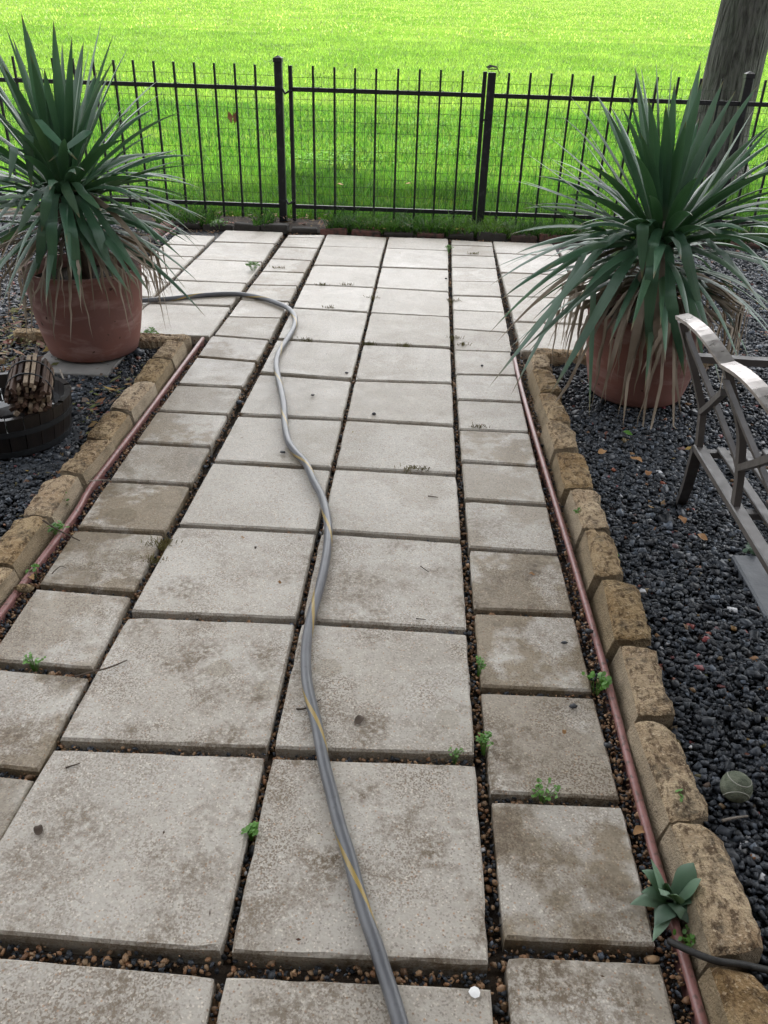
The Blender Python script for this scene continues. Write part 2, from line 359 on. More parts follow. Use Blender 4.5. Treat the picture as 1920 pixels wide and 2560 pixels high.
# ------------------------------------------------------------------ ground, lawn
def lawn_z(x, y):
    s = max(0.0, y-7.6)
    return .015 + .052*s*(s/(s+5)) + .012*noise.noise((x*.35, y*.35, 0))*min(1, s/3)
def sheet(name, x0, x1, y0, y1, z, mat, nx=1, ny=1):
    v = [(x0+(x1-x0)*i/nx, y0+(y1-y0)*j/ny, z) for j in range(ny+1) for i in range(nx+1)]
    f = [(j*(nx+1)+i, j*(nx+1)+i+1, (j+1)*(nx+1)+i+1, (j+1)*(nx+1)+i) for j in range(ny) for i in range(nx)]
    return link(name, mesh(name, v, f), mat)
tag(sheet('fence_bed', -12, 12, 6.62, 7.14, -.002, MT['soil']), kind='structure')
tag(sheet('ground', -150, 150, -60, 260, -.085, MT['soil']), kind='structure')
ys = list(np.linspace(7.02, 14, 50))+list(np.linspace(14.5, 40, 50))+list(np.linspace(42, 220, 50))
xs = list(np.linspace(-120, -14, 16))+list(np.linspace(-13, 13, 70))+list(np.linspace(14, 120, 16))
v = [(x, y, lawn_z(x, y)-(.05 if y < 7.03 else 0)) for y in ys for x in xs]; nx = len(xs)
f = [(j*nx+i, j*nx+i+1, (j+1)*nx+i+1, (j+1)*nx+i) for j in range(len(ys)-1) for i in range(nx-1)]
lawn = tag(link('lawn', mesh('lawn', v, f, True), MT['lawn']), kind='structure')

# ------------------------------------------------------------------ the path : every slab its own piece
path = sheet('path', -1.75, 1.85, -.6, 6.66, -.046, MT['soil']); path.name = 'path'; tag(path, kind='structure')
slabs = []                                   # world quads for the joint filling
def slab(quad, gx=.010, gy=.010, dirt=.3, film=.2, damp=.3, th=.055):
    """quad : joint-centre corners near-left, near-right, far-right, far-left"""
    q = [Vector(p) for p in quad]; c = sum(q, Vector())/4
    ex = ((q[1]-q[0])+(q[2]-q[3])).normalized(); ey = ((q[3]-q[0])+(q[2]-q[1])).normalized()
    g2 = gy if isinstance(gy, tuple) else (gy, gy)     # near, far
    q = [q[0]+ex*gx+ey*g2[0], q[1]-ex*gx+ey*g2[0], q[2]-ex*gx-ey*g2[1], q[3]+ex*gx-ey*g2[1]]
    slabs.append(q)
    dz = random.uniform(-.0025, .0015); tx, ty = random.gauss(0, .0035), random.gauss(0, .0035)
    ch = .006; n = 11; rings = []
    def ringpts(inset, z, jit):
        out = []
        qq = [q[0]+ex*inset+ey*inset, q[1]-ex*inset+ey*inset, q[2]-ex*inset-ey*inset, q[3]+ex*inset-ey*inset]
        for a in range(4):
            A, B = qq[a], qq[(a+1) % 4]
            for i in range(n):
                p = A.lerp(B, i/n); p = p+Vector((random.uniform(-1, 1), random.uniform(-1, 1), 0))*jit
                zz = z+dz+(p-c).dot(ex)*tx+(p-c).dot(ey)*ty+random.uniform(-1, 1)*jit*.4
                if i == 0: p = p.lerp(c, .006+(random.random()**6)*.03)
                elif jit and random.random() < .10: p = p.lerp(c, random.uniform(.004, .013))
                out.append((p.x-c.x, p.y-c.y, zz))
        return out
    V = ringpts(0, -th, 0)+ringpts(0, -ch, .0007)+ringpts(ch*.8, 0, .0007)
    m = 4*n; F = []
    for r in range(2):
        for i in range(m):
            a = r*m+i; b = r*m+(i+1) % m; F.append((a, b, b+m, a+m))
    F.append(tuple(2*m+i for i in range(m)))
    o = link('paving_slab', mesh('paving_slab', V, F), MT['paver'], path, (c.x, c.y, 0))
    o['dirt'] = dirt; o['film'] = film; o['damp'] = damp; o['wet'] = random.uniform(.02, .16) if c.y > 4.4 else (random.uniform(0, .08) if c.y > 3 else 0.0)
    return o
def column(rows, gx, gys, dirt, film, damp):
    """rows : near to far, (left pixel, right pixel) of each joint"""
    W = [(G(*a), G(*b)) for a, b in rows]
    for sd_ in (0, 1):                       # the long joints run in smooth lines
        yy_ = np.array([w[sd_].y for w in W]); xx_ = np.array([w[sd_].x for w in W])
        cf = np.polyfit(yy_, xx_, 2 if len(W) > 9 else 1); fx_ = np.polyval(cf, yy_)
        for w, q in zip(W, fx_): w[sd_].x = .15*w[sd_].x+.85*float(q)
    for i in range(len(W)-1):
        (a, b), (d, e) = W[i], W[i+1]
        near, far = gys(i), gys(i+1)
        slab((a, b, e, d), gx, (near, far), dirt(i)*random.uniform(.7, 1.3), film(i)*random.uniform(.5, 1.3), damp(i)*random.choice((.3, .8, 1.1, 1.3)))
L1 = [(-190, 2345), (156, 1861), (325, 1534), (443, 1312), (531, 1152), (592, 1036), (640, 932), (687, 848), (725, 770), (753, 710), (782, 662), (803, 615)]
L2 = [(561, 2408), (671, 1881), (750, 1552), (799, 1329), (830, 1169), (862, 1048), (881, 949), (905, 859), (925, 781), (939, 719), (950, 667), (962, 620)]
L3 = [(1241, 2438), (1201, 1899), (1180, 1578), (1159, 1352), (1144, 1186), (1137, 1065), (1132, 958), (1130, 870), (1129, 791), (1127, 729), (1125, 674), (1123, 627)]
def px_of(p):
    d = Vector(p)-EYE; z = d.dot(FWD); return (960+CAM_F*d.dot(RIGHT)/z, 1280-CAM_F*d.dot(UP)/z)
def ext(a, dy): g = G(*a); return px_of((g.x, g.y+dy, 0))
big_g = lambda i: (.010, .021, .015, .013, .013, .014, .014, .016, .014, .012, .012, .012, .008)[i] if i < 13 else .008
colL = [((ext(L1[0], -.48)), ext(L2[0], -.48))]+list(zip(L1, L2))+[((806+11, 585), (970, 592))]
colR = [((ext(L2[0], -.48)), ext(L3[0], -.48))]+list(zip(L2, L3))+[((970, 592), (1122, 597))]
nd = lambda i: 1.35 if i < 3 else (.8 if i < 4 else .15)
column(colL, .0085, big_g, nd, lambda i: .15, lambda i: .1 if i < 5 else .8)
column(colR, .0085, big_g, lambda i: 1.35 if i < 4 else .15, lambda i: .25, lambda i: .1 if i < 6 else .5)
# right narrow column
RL = [(1252, 2366), (1224, 1991), (1199, 1721), (1182, 1525), (1172, 1369), (1161, 1248), (1148, 1152), (1142, 1072), (1136, 998), (1132, 935), (1131, 874), (1131, 821), (1131, 775), (1131, 738), (1129, 702), (1128, 667), (1127, 637), (1126, 612), (1125, 598)]
RR = [(1646, 2385), (1581, 2006), (1500, 1734), (1450, 1536), (1406, 1384), (1377, 1263), (1346, 1165), (1321, 1079), (1299, 1005), (1287, 938), (1286, 880), (1275, 831), (1267, 781), (1260, 742), (1252, 705), (1245, 671), (1239, 641), (1234, 616), (1231, 604)]
rows = [(ext(RL[0], -.33), ext(RR[0], -.33))]+list(zip(RL, RR))
column(rows, .0075, lambda i: (.01, .016, .013, .012, .012, .012, .012, .011, .011)[i] if i < 9 else .009,
       lambda i: 1.0 if i < 6 else .3, lambda i: .95 if i < 8 else .35, lambda i: .25)
# left narrow column up to the crossing
LL = [(-190, 1905), (-60, 1655), (80, 1462), (179, 1319), (262, 1198), (333, 1105), (394, 1027), (447, 960), (492, 891), (518, 838)]
LR = [(99, 1936), (236, 1680), (337, 1483), (420, 1333), (485, 1211), (531, 1116), (572, 1036), (608, 968), (646, 904), (680, 850)]
rows = [(ext(LL[0], -.32), ext(LR[0], -.32))]+list(zip(LL, LR))
column(rows, .0095, lambda i: (.01, .013, .017, .013, .013, .013, .013, .012, .013, .011, .010)[i], lambda i: .95 if i < 4 else .6, lambda i: .9, lambda i: .9)
# the crossing : narrow column, wide column and narrow column to the left; wide and narrow to the right
NL = [(526, 838), (565, 791), (597, 748), (622, 711), (657, 678), (675, 646), (693, 616), (712, 593), (716, 586)]
NR = [(680, 850), (710, 795), (728, 754), (743, 714), (762, 681), (783, 651), (800, 620), (812, 594), (816, 586)]
column(list(zip(NL, NR)), .011, lambda i: .010, lambda i: .3, lambda i: .5, lambda i: .5)
XL = [(283, 836), (363, 756), (439, 700), (487, 647), (523, 603), (561, 575)]
XR = [(526, 842), (584, 766), (620, 709), (667, 656), (688, 609), (712, 580)]
column(list(zip(XL, XR)), .013, lambda i: .012, lambda i: .2, lambda i: .25, lambda i: .7)
def rowgrid(x0, x1, ys_, **kw):
    for a, b in zip(ys_[:-1], ys_[1:]):
        slab(((x0, a, 0), (x1, a, 0), (x1, b, 0), (x0, b, 0)), .011, .011, .3, .3, .5)
rowgrid(-1.595, -1.275, [4.10+.325*i for i in range(8)])
YR = [4.085, 4.57, 5.075, 5.63, 6.165, 6.56]
rowgrid(.806, 1.285, YR)
rowgrid(1.285, 1.61, [4.09+.325*i for i in range(8)])

# ------------------------------------------------------------------ small stones : gravel beds and joint filling
def base_stones():
    bm = bmesh.new(); bmesh.ops.create_icosphere(bm, subdivisions=1, radius=1)
    V0 = np.array([v.co[:] for v in bm.verts]); F0 = np.array([[v.index for v in f.verts] for f in bm.faces]); bm.free()
    return V0, F0
SV, SF = base_stones()
SHAPES = []
for i in range(10):
    SHAPES.append(SV*np.array([1, rng.uniform(.62, .9), rng.uniform(.38, .62)])*(1+rng.uniform(-.24, .2, (len(SV), 1))))
CV = np.array([[x, y, z] for z in (-1, 1) for x, y in ((-1, -1), (1, -1), (1, 1), (-1, 1))], float)
CF = np.array([[0, 2, 1], [0, 3, 2], [4, 5, 6], [4, 6, 7], [0, 1, 5], [0, 5, 4], [1, 2, 6], [1, 6, 5], [2, 3, 7], [2, 7, 6], [3, 0, 4], [3, 4, 7]])
CHIPS = []
for i in range(24):
    s_ = CV*np.array([.95, rng.uniform(.5, .8), rng.uniform(.26, .42)]); s_[4:, :2] *= rng.uniform(.45, .9); CHIPS.append(s_+rng.uniform(-.24, .24, s_.shape)*np.array([1, 1, .6]))
def stones(name, P, size, col, mat, flat=.5, shapes=None, SV=SV, SF=SF):
    """P (n,3) centres, size (n,), col (n,3)"""
    n = len(P); kk = len(SV); base = np.array(shapes or SHAPES)[rng.integers(0, len(shapes or SHAPES), n)]
    a = rng.uniform(0, 2*np.pi, n); tx = rng.normal(0, flat, n); ty = rng.normal(0, flat, n)
    def rot(v, i, j, ang):
        c_, s_ = np.cos(ang)[:, None], np.sin(ang)[:, None]; o = v.copy()
        o[:, :, i] = v[:, :, i]*c_-v[:, :, j]*s_; o[:, :, j] = v[:, :, i]*s_+v[:, :, j]*c_; return o
    v = rot(rot(rot(base, 0, 1, a), 1, 2, tx), 0, 2, ty)*size[:, None, None]+P[:, None, :]
    F = (SF[None]+np.arange(n)[:, None, None]*kk).reshape(-1, 3)
    return np_mesh(name, v.reshape(-1, 3), F, np.repeat(col, kk, 0))
def slate_cols(n, warm=.05):
    g = rng.uniform(.009, .048, n); c = np.stack([g*.84, g*1.0, g*1.22], 1)
    li = rng.random(n) < .10; c[li] = c[li]*2.6
    w = rng.random(n) < warm; m = w.sum()
    c[w] = np.stack([rng.uniform(.10, .26, m), rng.uniform(.05, .13, m), rng.uniform(.03, .07, m)], 1)
    wh = rng.random(n) < .006; c[wh] = rng.uniform(.35, .55, (wh.sum(), 1))
    return c
def vis_x(y, side):                     # how far out the view reaches, with a margin for another viewpoint
    return (.42+.42*y+.68) if side > 0 else -(-.02+.49*y+.68)
def gravel_bed(side):
    P = []; 
    for (y0, y1, dens, sz) in ((.35, 1.7, 13500, .0074), (1.7, 2.9, 12000, .0078), (2.9, 4.2, 8800, .0088), (4.2, 6.75, 4500, .0122)):
        xm = max(abs(vis_x(y1, side)), 1.2)
        n = int(dens*(y1-y0)*xm)
        x = rng.uniform(.9, .9+xm, n)*side; y = rng.uniform(y0, y1, n)
        keep = np.abs(x) < np.abs(np.array([vis_x(t, side) for t in y]))
        if side > 0: keep &= ~((y > 3.98) & (x < 1.60)) & (x > .93)
        else: keep &= ~((y > 4.02) & (x > -1.60)) & (x < -.94)
        x, y = x[keep], y[keep]; n = len(x)
        lay = rng.random(n)
        z = -.012+lay*.018+.010*np.sin(x*3.1+y*2.3)
        if side > 0: z += .012*np.clip((2.2-y), 0, 1)
        s = sz*rng.lognormal(0, .34, n)
        P.append(np.c_[x, y, z, s])
    P = np.concatenate(P); return P
for side, nm, lab in ((1, 'slate_gravel', 'right'), (-1, 'slate_gravel', 'left')):
    P = gravel_bed(side); me = stones(nm, P[:, :3], P[:, 3], slate_cols(len(P), .025 if side > 0 else .05), MT['gravel'], .38, CHIPS, CV, CF)
    o = link(nm, me, MT['gravel'])
    tag(o, 'dark blue grey slate gravel in the bed under the metal bench' if side > 0 else 'dark slate gravel in the bed around the barrel tub', 'gravel', kind='stuff')
    xa, xb = (.90, 12) if side > 0 else (-12, -.90)
    b = sheet('bed', xa, xb, -2, 6.7, -.022, MT['chipbed']); tag(b, kind='structure')
# joint stones
JP = []
for q in slabs:
    cy = (q[0].y+q[2].y)/2
    cen = sum(q, Vector())/4
    for a in range(4):
        A, B = q[a], q[(a+1) % 4]; L = (B-A).length; out = ((A+B)/2-cen).normalized()
        w = .020 if abs(out.y) > .7 else .014
        if cy < 1.5 and abs(out.y) > .7: w = .03
        n = int(L*(260 if cy < 2.2 else 150 if cy < 4 else 80))
        for _ in range(n):
            t = random.random(); p = A.lerp(B, t)+out*random.uniform(.001, w)
            JP.append((p.x, p.y, -.036+random.uniform(0, .018), (.0052 if cy < 2.5 else .0058)*random.lognormvariate(0, .35)))
for x in (.80, -.805):                  # strip of stones beside the edging
    for _ in range(2600):
        y = random.uniform(.5, 4.0); JP.append((x+random.uniform(-.018, .02), y, -.024+random.uniform(0, .012), .0048*random.lognormvariate(0, .35)))
for _ in range(900):
    JP.append((random.uniform(-1.6, 1.6), random.uniform(6.56, 6.64), -.025+random.uniform(0, .01), .006*random.lognormvariate(0, .3)))
JP = np.array(JP); n = len(JP)
jc = slate_cols(n, 0); wr = rng.random(n) < .56; m = wr.sum()
tt = rng.random((m, 1)); jc[wr] = (np.array([[.22, .105, .048]])*(1-tt)+np.array([[.36, .235, .13]])*tt)*rng.uniform(.45, 1.3, (m, 1))
o = link('joint_pebbles', stones('joint_pebbles', JP[:, :3], JP[:, 3], jc, MT['pebble'], .6), MT['pebble'])
tag(o, 'brown and dark pebbles filling the gaps between the paving slabs', 'pebbles', kind='stuff')

# ------------------------------------------------------------------ stone borders, edging strips, bricks
def block_mesh(L, W, H, seed):
    prof = [(0, -.05), (.022, H*.80), (.028, H*.93), (W*.28, H*1.0), (W*.42, H*1.02), (W*.56, H*1.02), (W*.72, H*1.0), (W*.86, H*.95), (W*.96, H*.76), (W, H*.15), (W, -.05)]
    nu = 26; V = []; F = []
    for i in range(nu+1):
        u = i/nu
        for j, (x, z) in enumerate(prof):
            e = min(u, 1-u)*L
            taper = 1-.04*(x/W)-.42*max(0, x/W-.62)            # back side shorter than the face
            y = (u-.5)*L*taper
            rnd = -.010*math.exp(-(e/.008)**2) if 2 <= j <= 8 else 0
            d = noise.noise((x*22+seed*3.1, y*15, z*20))*.010+noise.noise((x*75+seed, y*60, z*50))*.005+noise.noise((x*160+seed, y*130, z*50))*.003 if 3 <= j <= 9 else noise.noise((seed, y*20, z*9))*.0018
            V.append((x+(d*.6 if j > 5 else d), y+noise.noise((x*20, seed*5.3, z*20+(i == nu)*3))*.003, z+rnd+(d if 2 <= j <= 9 else 0)))
    m = len(prof)
    for i in range(nu):
        for j in range(m-1):
            a = i*m+j; F.append((a, a+m, a+m+1, a+1))
    F.append(tuple(range(m))); F.append(tuple(nu*m+j for j in range(m))[::-1])
    me = mesh('block', V, F, False)
    bm = bmesh.new(); bm.from_mesh(me); bmesh.ops.recalc_face_normals(bm, faces=bm.faces); bm.to_mesh(me); bm.free()
    return me
def border(xf, ys_, sgn, label):
    root = empty('stone_border', (xf, ys_[0], 0), label, 'stone edging')
    for i, (a, b) in enumerate(zip(ys_[:-1], ys_[1:])):
        x = xf(a) if callable(xf) else xf
        o = link('block', block_mesh(abs(b-a)-.016, random.uniform(.114, .132), random.uniform(.052, .068), i*7+sgn*3+20), MT['stone'], root)
        o.location = (x+random.uniform(-.006, .006), (a+b)/2, random.uniform(-.006, .006)); o.rotation_euler = (random.uniform(-.02, .02), random.uniform(-.05, .05), random.uniform(-.06, .06))
        if sgn < 0: o.rotation_euler.z += math.pi
    return root
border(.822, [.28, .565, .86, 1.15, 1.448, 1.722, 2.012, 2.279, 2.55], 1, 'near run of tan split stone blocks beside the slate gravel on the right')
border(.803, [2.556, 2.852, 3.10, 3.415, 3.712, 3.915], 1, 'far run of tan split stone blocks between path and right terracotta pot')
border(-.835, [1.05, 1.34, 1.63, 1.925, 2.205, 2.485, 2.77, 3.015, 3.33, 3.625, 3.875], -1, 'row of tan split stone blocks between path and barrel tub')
def cross_border(y, x0, x1, n, label):
    root = empty('stone_border', (x0, y, 0), label, 'stone edging')
    for i in range(n):
        a = x0+(x1-x0)*i/n; b = x0+(x1-x0)*(i+1)/n
        o = link('block', block_mesh(abs(b-a)-.006, .12, .05, i*5+90+int(x0*10)), MT['stone'], root)
        o.location = ((a+b)/2, y, -.004); o.rotation_euler = (0, 0, -math.pi/2)
cross_border(4.02, -1.76, -.86, 3, 'short run of stone blocks behind the left terracotta pot')
cross_border(4.045, .86, 1.76, 3, 'short run of stone blocks behind the right terracotta pot')
def strip(pts, label, cap=None):
    root = empty('edging_strip', pts[0], label, 'edging')
    P = catmull([Vector(p) for p in pts], 6); mb = MB(); mb.tube([p+Vector((0, 0, .004)) for p in P], .0095, 10)
    mb.build('rounded_top', MT['strip'], root, True)
    mb = MB(); mb.bar([p+Vector((0, 0, -.026)) for p in P], .005, .05, (1, 0, 0)); mb.build('skirt', MT['strip'], root)
    if cap:
        mb = MB(); mb.tube([Vector(cap)+Vector((-.004, -.012, .004)), Vector(cap)+Vector((-.004, .014, .004))], .013, 10); mb.build('end_cap', MT['tape'], root, True)
strip([(.826, .35, 0), (.819, .83, 0), (.812, 1.2, 0), (.811, 1.69, 0), (.802, 2.15, 0), (.788, 2.66, 0), (.775, 3.16, 0), (.768, 3.6, 0), (.769, 4.02, 0)], 'plum brown plastic edging strip beside the right stone blocks', (.769, 4.02, 0))
strip([(-.825, 1.0, 0), (-.822, 1.82, 0), (-.818, 2.28, 0), (-.832, 2.5, 0), (-.825, 3.0, 0), (-.823, 3.4, 0), (-.818, 4.06, 0)], 'plum brown plastic edging strip beside the left stone blocks')
g0, g1 = G(436, 574), G(463, 557)
strip([(g0.x-.02, g0.y-1.2, 0), g0, g1], 'far plum edging strip at the patio corner behind the left yucca')
be = empty('brick_edging', (0, 6.66, 0), 'row of dark weathered bricks along the fence foot at the patio end', 'brick edging')
x = -2.6
while x < 2.7:
    L = random.uniform(.19, .235); mb = MB(); mb.box((0, 0, 0), (L, .085, .07))
    o = mb.build('brick', MT['brick'], be, bevel=.008); o.location = (x+L/2, 6.665+.01*random.uniform(-1, 1), -.002+random.uniform(-.014, .010)); o.rotation_euler = (random.uniform(-.2, .2), random.uniform(-.07, .07), random.uniform(-.09, .09))
    x += L+random.uniform(.01, .04)
mb = MB(); bb = empty('brick_edging', (-1.68, 5.5, 0), 'short row of old stones at the far left patio corner behind the yucca', 'brick edging')
for i in range(4):
    mb = MB(); mb.box((0, 0, 0), (.09, .22, .08)); o = mb.build('brick', MT['brick'], bb, bevel=.012); o.location = (-1.70, 5.75+i*.25, .01); o.rotation_euler = (0, 0, random.uniform(-.1, .1))

# ------------------------------------------------------------------ fence and gate
FY = 6.978; ZT, ZB, ZP = .966, .12, 1.125
def picket_px(L): return [GY(px, py, FY).x for px, py in L]
def panel(root, x0, x1, px, thick=.016, ztop=ZP):
    for z, nm in ((ZT, 'rail'), (ZB, 'rail')):
        mb = MB(); mb.box(((x0+x1)/2, FY, z), (x1-x0, .026, .030)); mb.build('rail', MT['iron'], root, bevel=.003)
    for x in px:
        mb = MB(); h = ztop+random.uniform(-.004, .004); mb.box((x, FY-.0005, h/2+.01), (thick, thick, h-.02)); mb.build('picket', MT['iron'], root)
    w = MB(); r = .0022; n = int((x1-x0)/.0535); yy = FY+.018
    for i in range(n+1):
        xx = x0+(x1-x0)*i/n; w.box((xx, yy, .565), (r, r, .97))
    for j in range(14):
        z = .08+j*.0745+random.uniform(-.004, .004)
        if j < 8: z = .08+j*.066
        ww = catmull([(x0+(x1-x0)*t/8, yy+random.uniform(-.004, .004), z+random.uniform(-.006, .006)) for t in range(9)], 2)
        w.tube(ww, r*.62, 4)
    w.build('wire_mesh', MT['wire'], root)
    for x in px[::2]:
        mb = MB(); c0 = Vector((x+random.uniform(-.05, .05), FY-.012, ZT+.016)); mb.tube([c0, c0+Vector((.012, -.004, .008)), c0+Vector((.03, 0, random.uniform(-.012, .015)))], .0025, 5); mb.build('wire_tie', MT['wire'], root)
def post(root, x, ztop, cap=True):
    mb = MB(); mb.box((x, FY, ztop/2-.02), (.058, .058, ztop-.02)); po = mb.build('post', MT['iron'], root, bevel=.004)
    if cap:
        mb = MB(); z = ztop-.03
        mb.v = [(x+sx*.033, FY+sy*.033, z+dz) for dz in (0, .03) for sx, sy in ((-1, -1), (1, -1), (1, 1), (-1, 1))]+[(x, FY, z+.048)]
        mb.f = [(0, 3, 2, 1)]+[(i, (i+1) % 4, 4+(i+1) % 4, 4+i) for i in range(4)]+[(4+i, 4+(i+1) % 4, 8) for i in range(4)]
        mb.build('post_cap', MT['iron'], po)
    return po
P1, P2 = -.861, .735
pl = [(84, 165), (133, 166), (184, 167), (234, 168), (285, 169), (334, 171), (385, 172), (435, 174), (486, 176), (536, 178), (587, 180), (638, 182)]
fx = picket_px(pl); d = fx[1]-fx[0]; fx = [fx[0]-d*i for i in range(9, 0, -1)]+fx
lf = empty('metal_fence', (P1, FY, 0), 'black metal picket fence panel left of the gate, behind the left yucca', 'fence')
panel(lf, fx[0]-.1, P1-.03, fx); post(lf, P1, 1.172); 
gx_ = picket_px([(725, 160), (782, 162), (836, 163), (888, 165), (941, 167), (996, 169), (1050, 171), (1103, 173), (1158, 175), (1213, 178)])
gt = empty('garden_gate', (gx_[0], FY, 0), 'narrow black metal picket gate at the end of the path', 'gate')
panel(gt, gx_[0]+.014, gx_[-1]-.014, gx_[1:-1])
for xx in (gx_[0], gx_[-1]):
    mb = MB(); mb.box((xx, FY, .565), (.029, .029, 1.12)); mb.build('stile', MT['iron'], gt, bevel=.003)
for z in (ZT-.02, ZB+.03):
    mb = MB(); xa = P1+.03; mb.tube([(xa, FY-.02, z+.02), (xa+.02, FY-.034, z-.01), (xa+.045, FY-.034, z+.005), (gx_[0]+.01, FY-.02, z+.02)], .0085, 7); mb.build('hinge', MT['iron'], gt, True)
mb = MB(); mb.tube([(gx_[-1]-.005, FY-.02, .80), (P2, FY-.033, .805)], .007, 6); mb.build('latch', MT['iron'], gt)
pr = [(1274, 176), (1328, 177), (1380, 178), (1433, 179), (1485, 180), (1539, 182), (1593, 183), (1646, 184), (1699, 185), (1755, 187)]
fr = picket_px(pr); d = (fr[-1]-fr[0])/9; fr += [fr[-1]+d*i for i in range(1, 12) if i != 2]
rf = empty('metal_fence', (P2, FY, 0), 'black metal picket fence panel right of the gate, behind the right yucca', 'fence')
panel(rf, P2+.03, fr[-1]+.1, fr); p2o = post(rf, P2, 1.150, False); post(rf, GY(1860, 250, FY).x, 1.165)
mb = MB(); mb.bar([(P2-.04, FY-.02, 1.152), (P2-.01, FY-.01, 1.163), (P2+.03, FY, 1.156), (P2+.05, FY-.01, 1.125), (P2+.052, FY-.012, 1.10)], .05, .004, (0, 1, .2))
tag(mb.build('torn_tape', MT['tape'], None), 'scrap of torn black tape over the top of the right gate post', 'tape')
mb = MB(); mb.box((P2, FY, 1.142), (.062, .062, .006)); mb.build('post_cap', MT['tape'], p2o)

# ------------------------------------------------------------------ pots
def pot(x, y, rb, rt, h, z0, label):
    t = empty('terracotta_pot', (x, y, z0), label, 'plant pot', 'terracotta pots with yuccas')
    prof = [(0, 0), (rb*.92, 0), (rb, .012)]
    for i in range(1, 9): u = i/8; prof.append((rb+(rt-rb)*(u**.85)+.006*math.sin(u*3.1), .012+(h-.06-.012)*u))
    prof += [(rt+.001, h-.05), (rt+.003, h-.04), (rt+.004, h-.008), (rt+.001, h), (rt-.014, h), (rt-.02, h-.01), (rt-.024, h-.07), (rt-.03, h-.12)]
    mb = MB(); mb.lathe(prof, (x, y, z0), 56); mb.build('shell', MT['terracotta'], t, True)
    mb = MB(); n = 24
    mb.v = [(x, y, z0+h-.045)]+[(x+(rt-.022)*math.cos(2*math.pi*i/n), y+(rt-.022)*math.sin(2*math.pi*i/n), z0+h-.06) for i in range(n)]
    mb.f = [(0, 1+i, 1+(i+1) % n) for i in range(n)]; mb.build('soil', MT['soil'], t, True)
pot(-1.292, 3.82, .207, .262, .405, .012, 'large terracotta pot left of the path, behind the barrel tub')
pot(1.285, 3.60, .205, .258, .385, .0, 'large terracotta pot right of the path, under drooping dead leaves')
mb = MB(); mb.box((-1.32, 3.73, -.006), (.38, .44, .024)); tag(mb.build('concrete_pad', MT['pad'], bevel=.004), 'flat grey concrete pad under the left terracotta pot', 'paving slab')

# ------------------------------------------------------------------ yuccas
def leaf_obj(parent, pts, w, mat, fold=.22, roll=0.0, wide=.42):
    pts = [Vector(p) for p in pts]; n = len(pts); V = []; F = []; prev = None
    for i, p in enumerate(pts):
        t = (pts[min(i+1, n-1)]-pts[max(i-1, 0)]).normalized()
        if prev is None:
            h = Vector((t.x, t.y, 0)); h = h if h.length > .05 else Vector((random.uniform(-1, 1), random.uniform(-1, 1), 0)); h.normalize()
            s = Vector((-h.y, h.x, 0)); s = (s-t*s.dot(t)).normalized()
            s = (Matrix.Rotation(roll, 3, t) @ s)
        else:
            s = (prev-t*prev.dot(t)).normalized()
        prev = s; nn = s.cross(t); nn = nn if (nn.z > 0 or True) else -nn
        u = i/(n-1)
        pr = (.55+.45*min(1, u/wide)) if u < wide else max(0.0, 1-((u-wide)/(1-wide))**1.7)
        ww = w*pr*.5
        V += [p+s*ww+nn*fold*ww, p-nn*.0, p-s*ww+nn*fold*ww]
    for i in range(n-1):
        a = i*3; F += [(a, a+1, a+4, a+3), (a+1, a+2, a+5, a+4)]
    me = mesh('leaf', V, F, True); me.materials.append(mat)
    me.attributes.new('u', 'FLOAT', 'POINT').data.foreach_set('value', [i/(n-1) for i in range(n) for _ in range(3)])
    me.attributes.new('w', 'FLOAT', 'POINT').data.foreach_set('value', [q for i in range(n) for q in (-1, 0, 1)])
    return link('leaf', me, mat, parent)
def bez(B, Cc, T, n=11):
    return [B*(1-t)**2+Cc*2*t*(1-t)+T*t*t for t in [i/n for i in range(n+1)]]
def kink(B, K, T, n=12):
    """out to the fold K, then hanging down to T"""
    h = n//2; A = [B.lerp(K, i/h)+Vector((0, 0, .05*math.sin(math.pi*i/h))) for i in range(h)]
    m = K+(K-B).normalized()*.035-Vector((0, 0, .012))
    return A+[K, m]+[m.lerp(T, i/h) for i in range(1, h+1)]
def inside_pot(p, pc, rim):
    return p.z < rim[1]+.02 and (Vector((p.x, p.y))-pc).length < rim[0]+.012
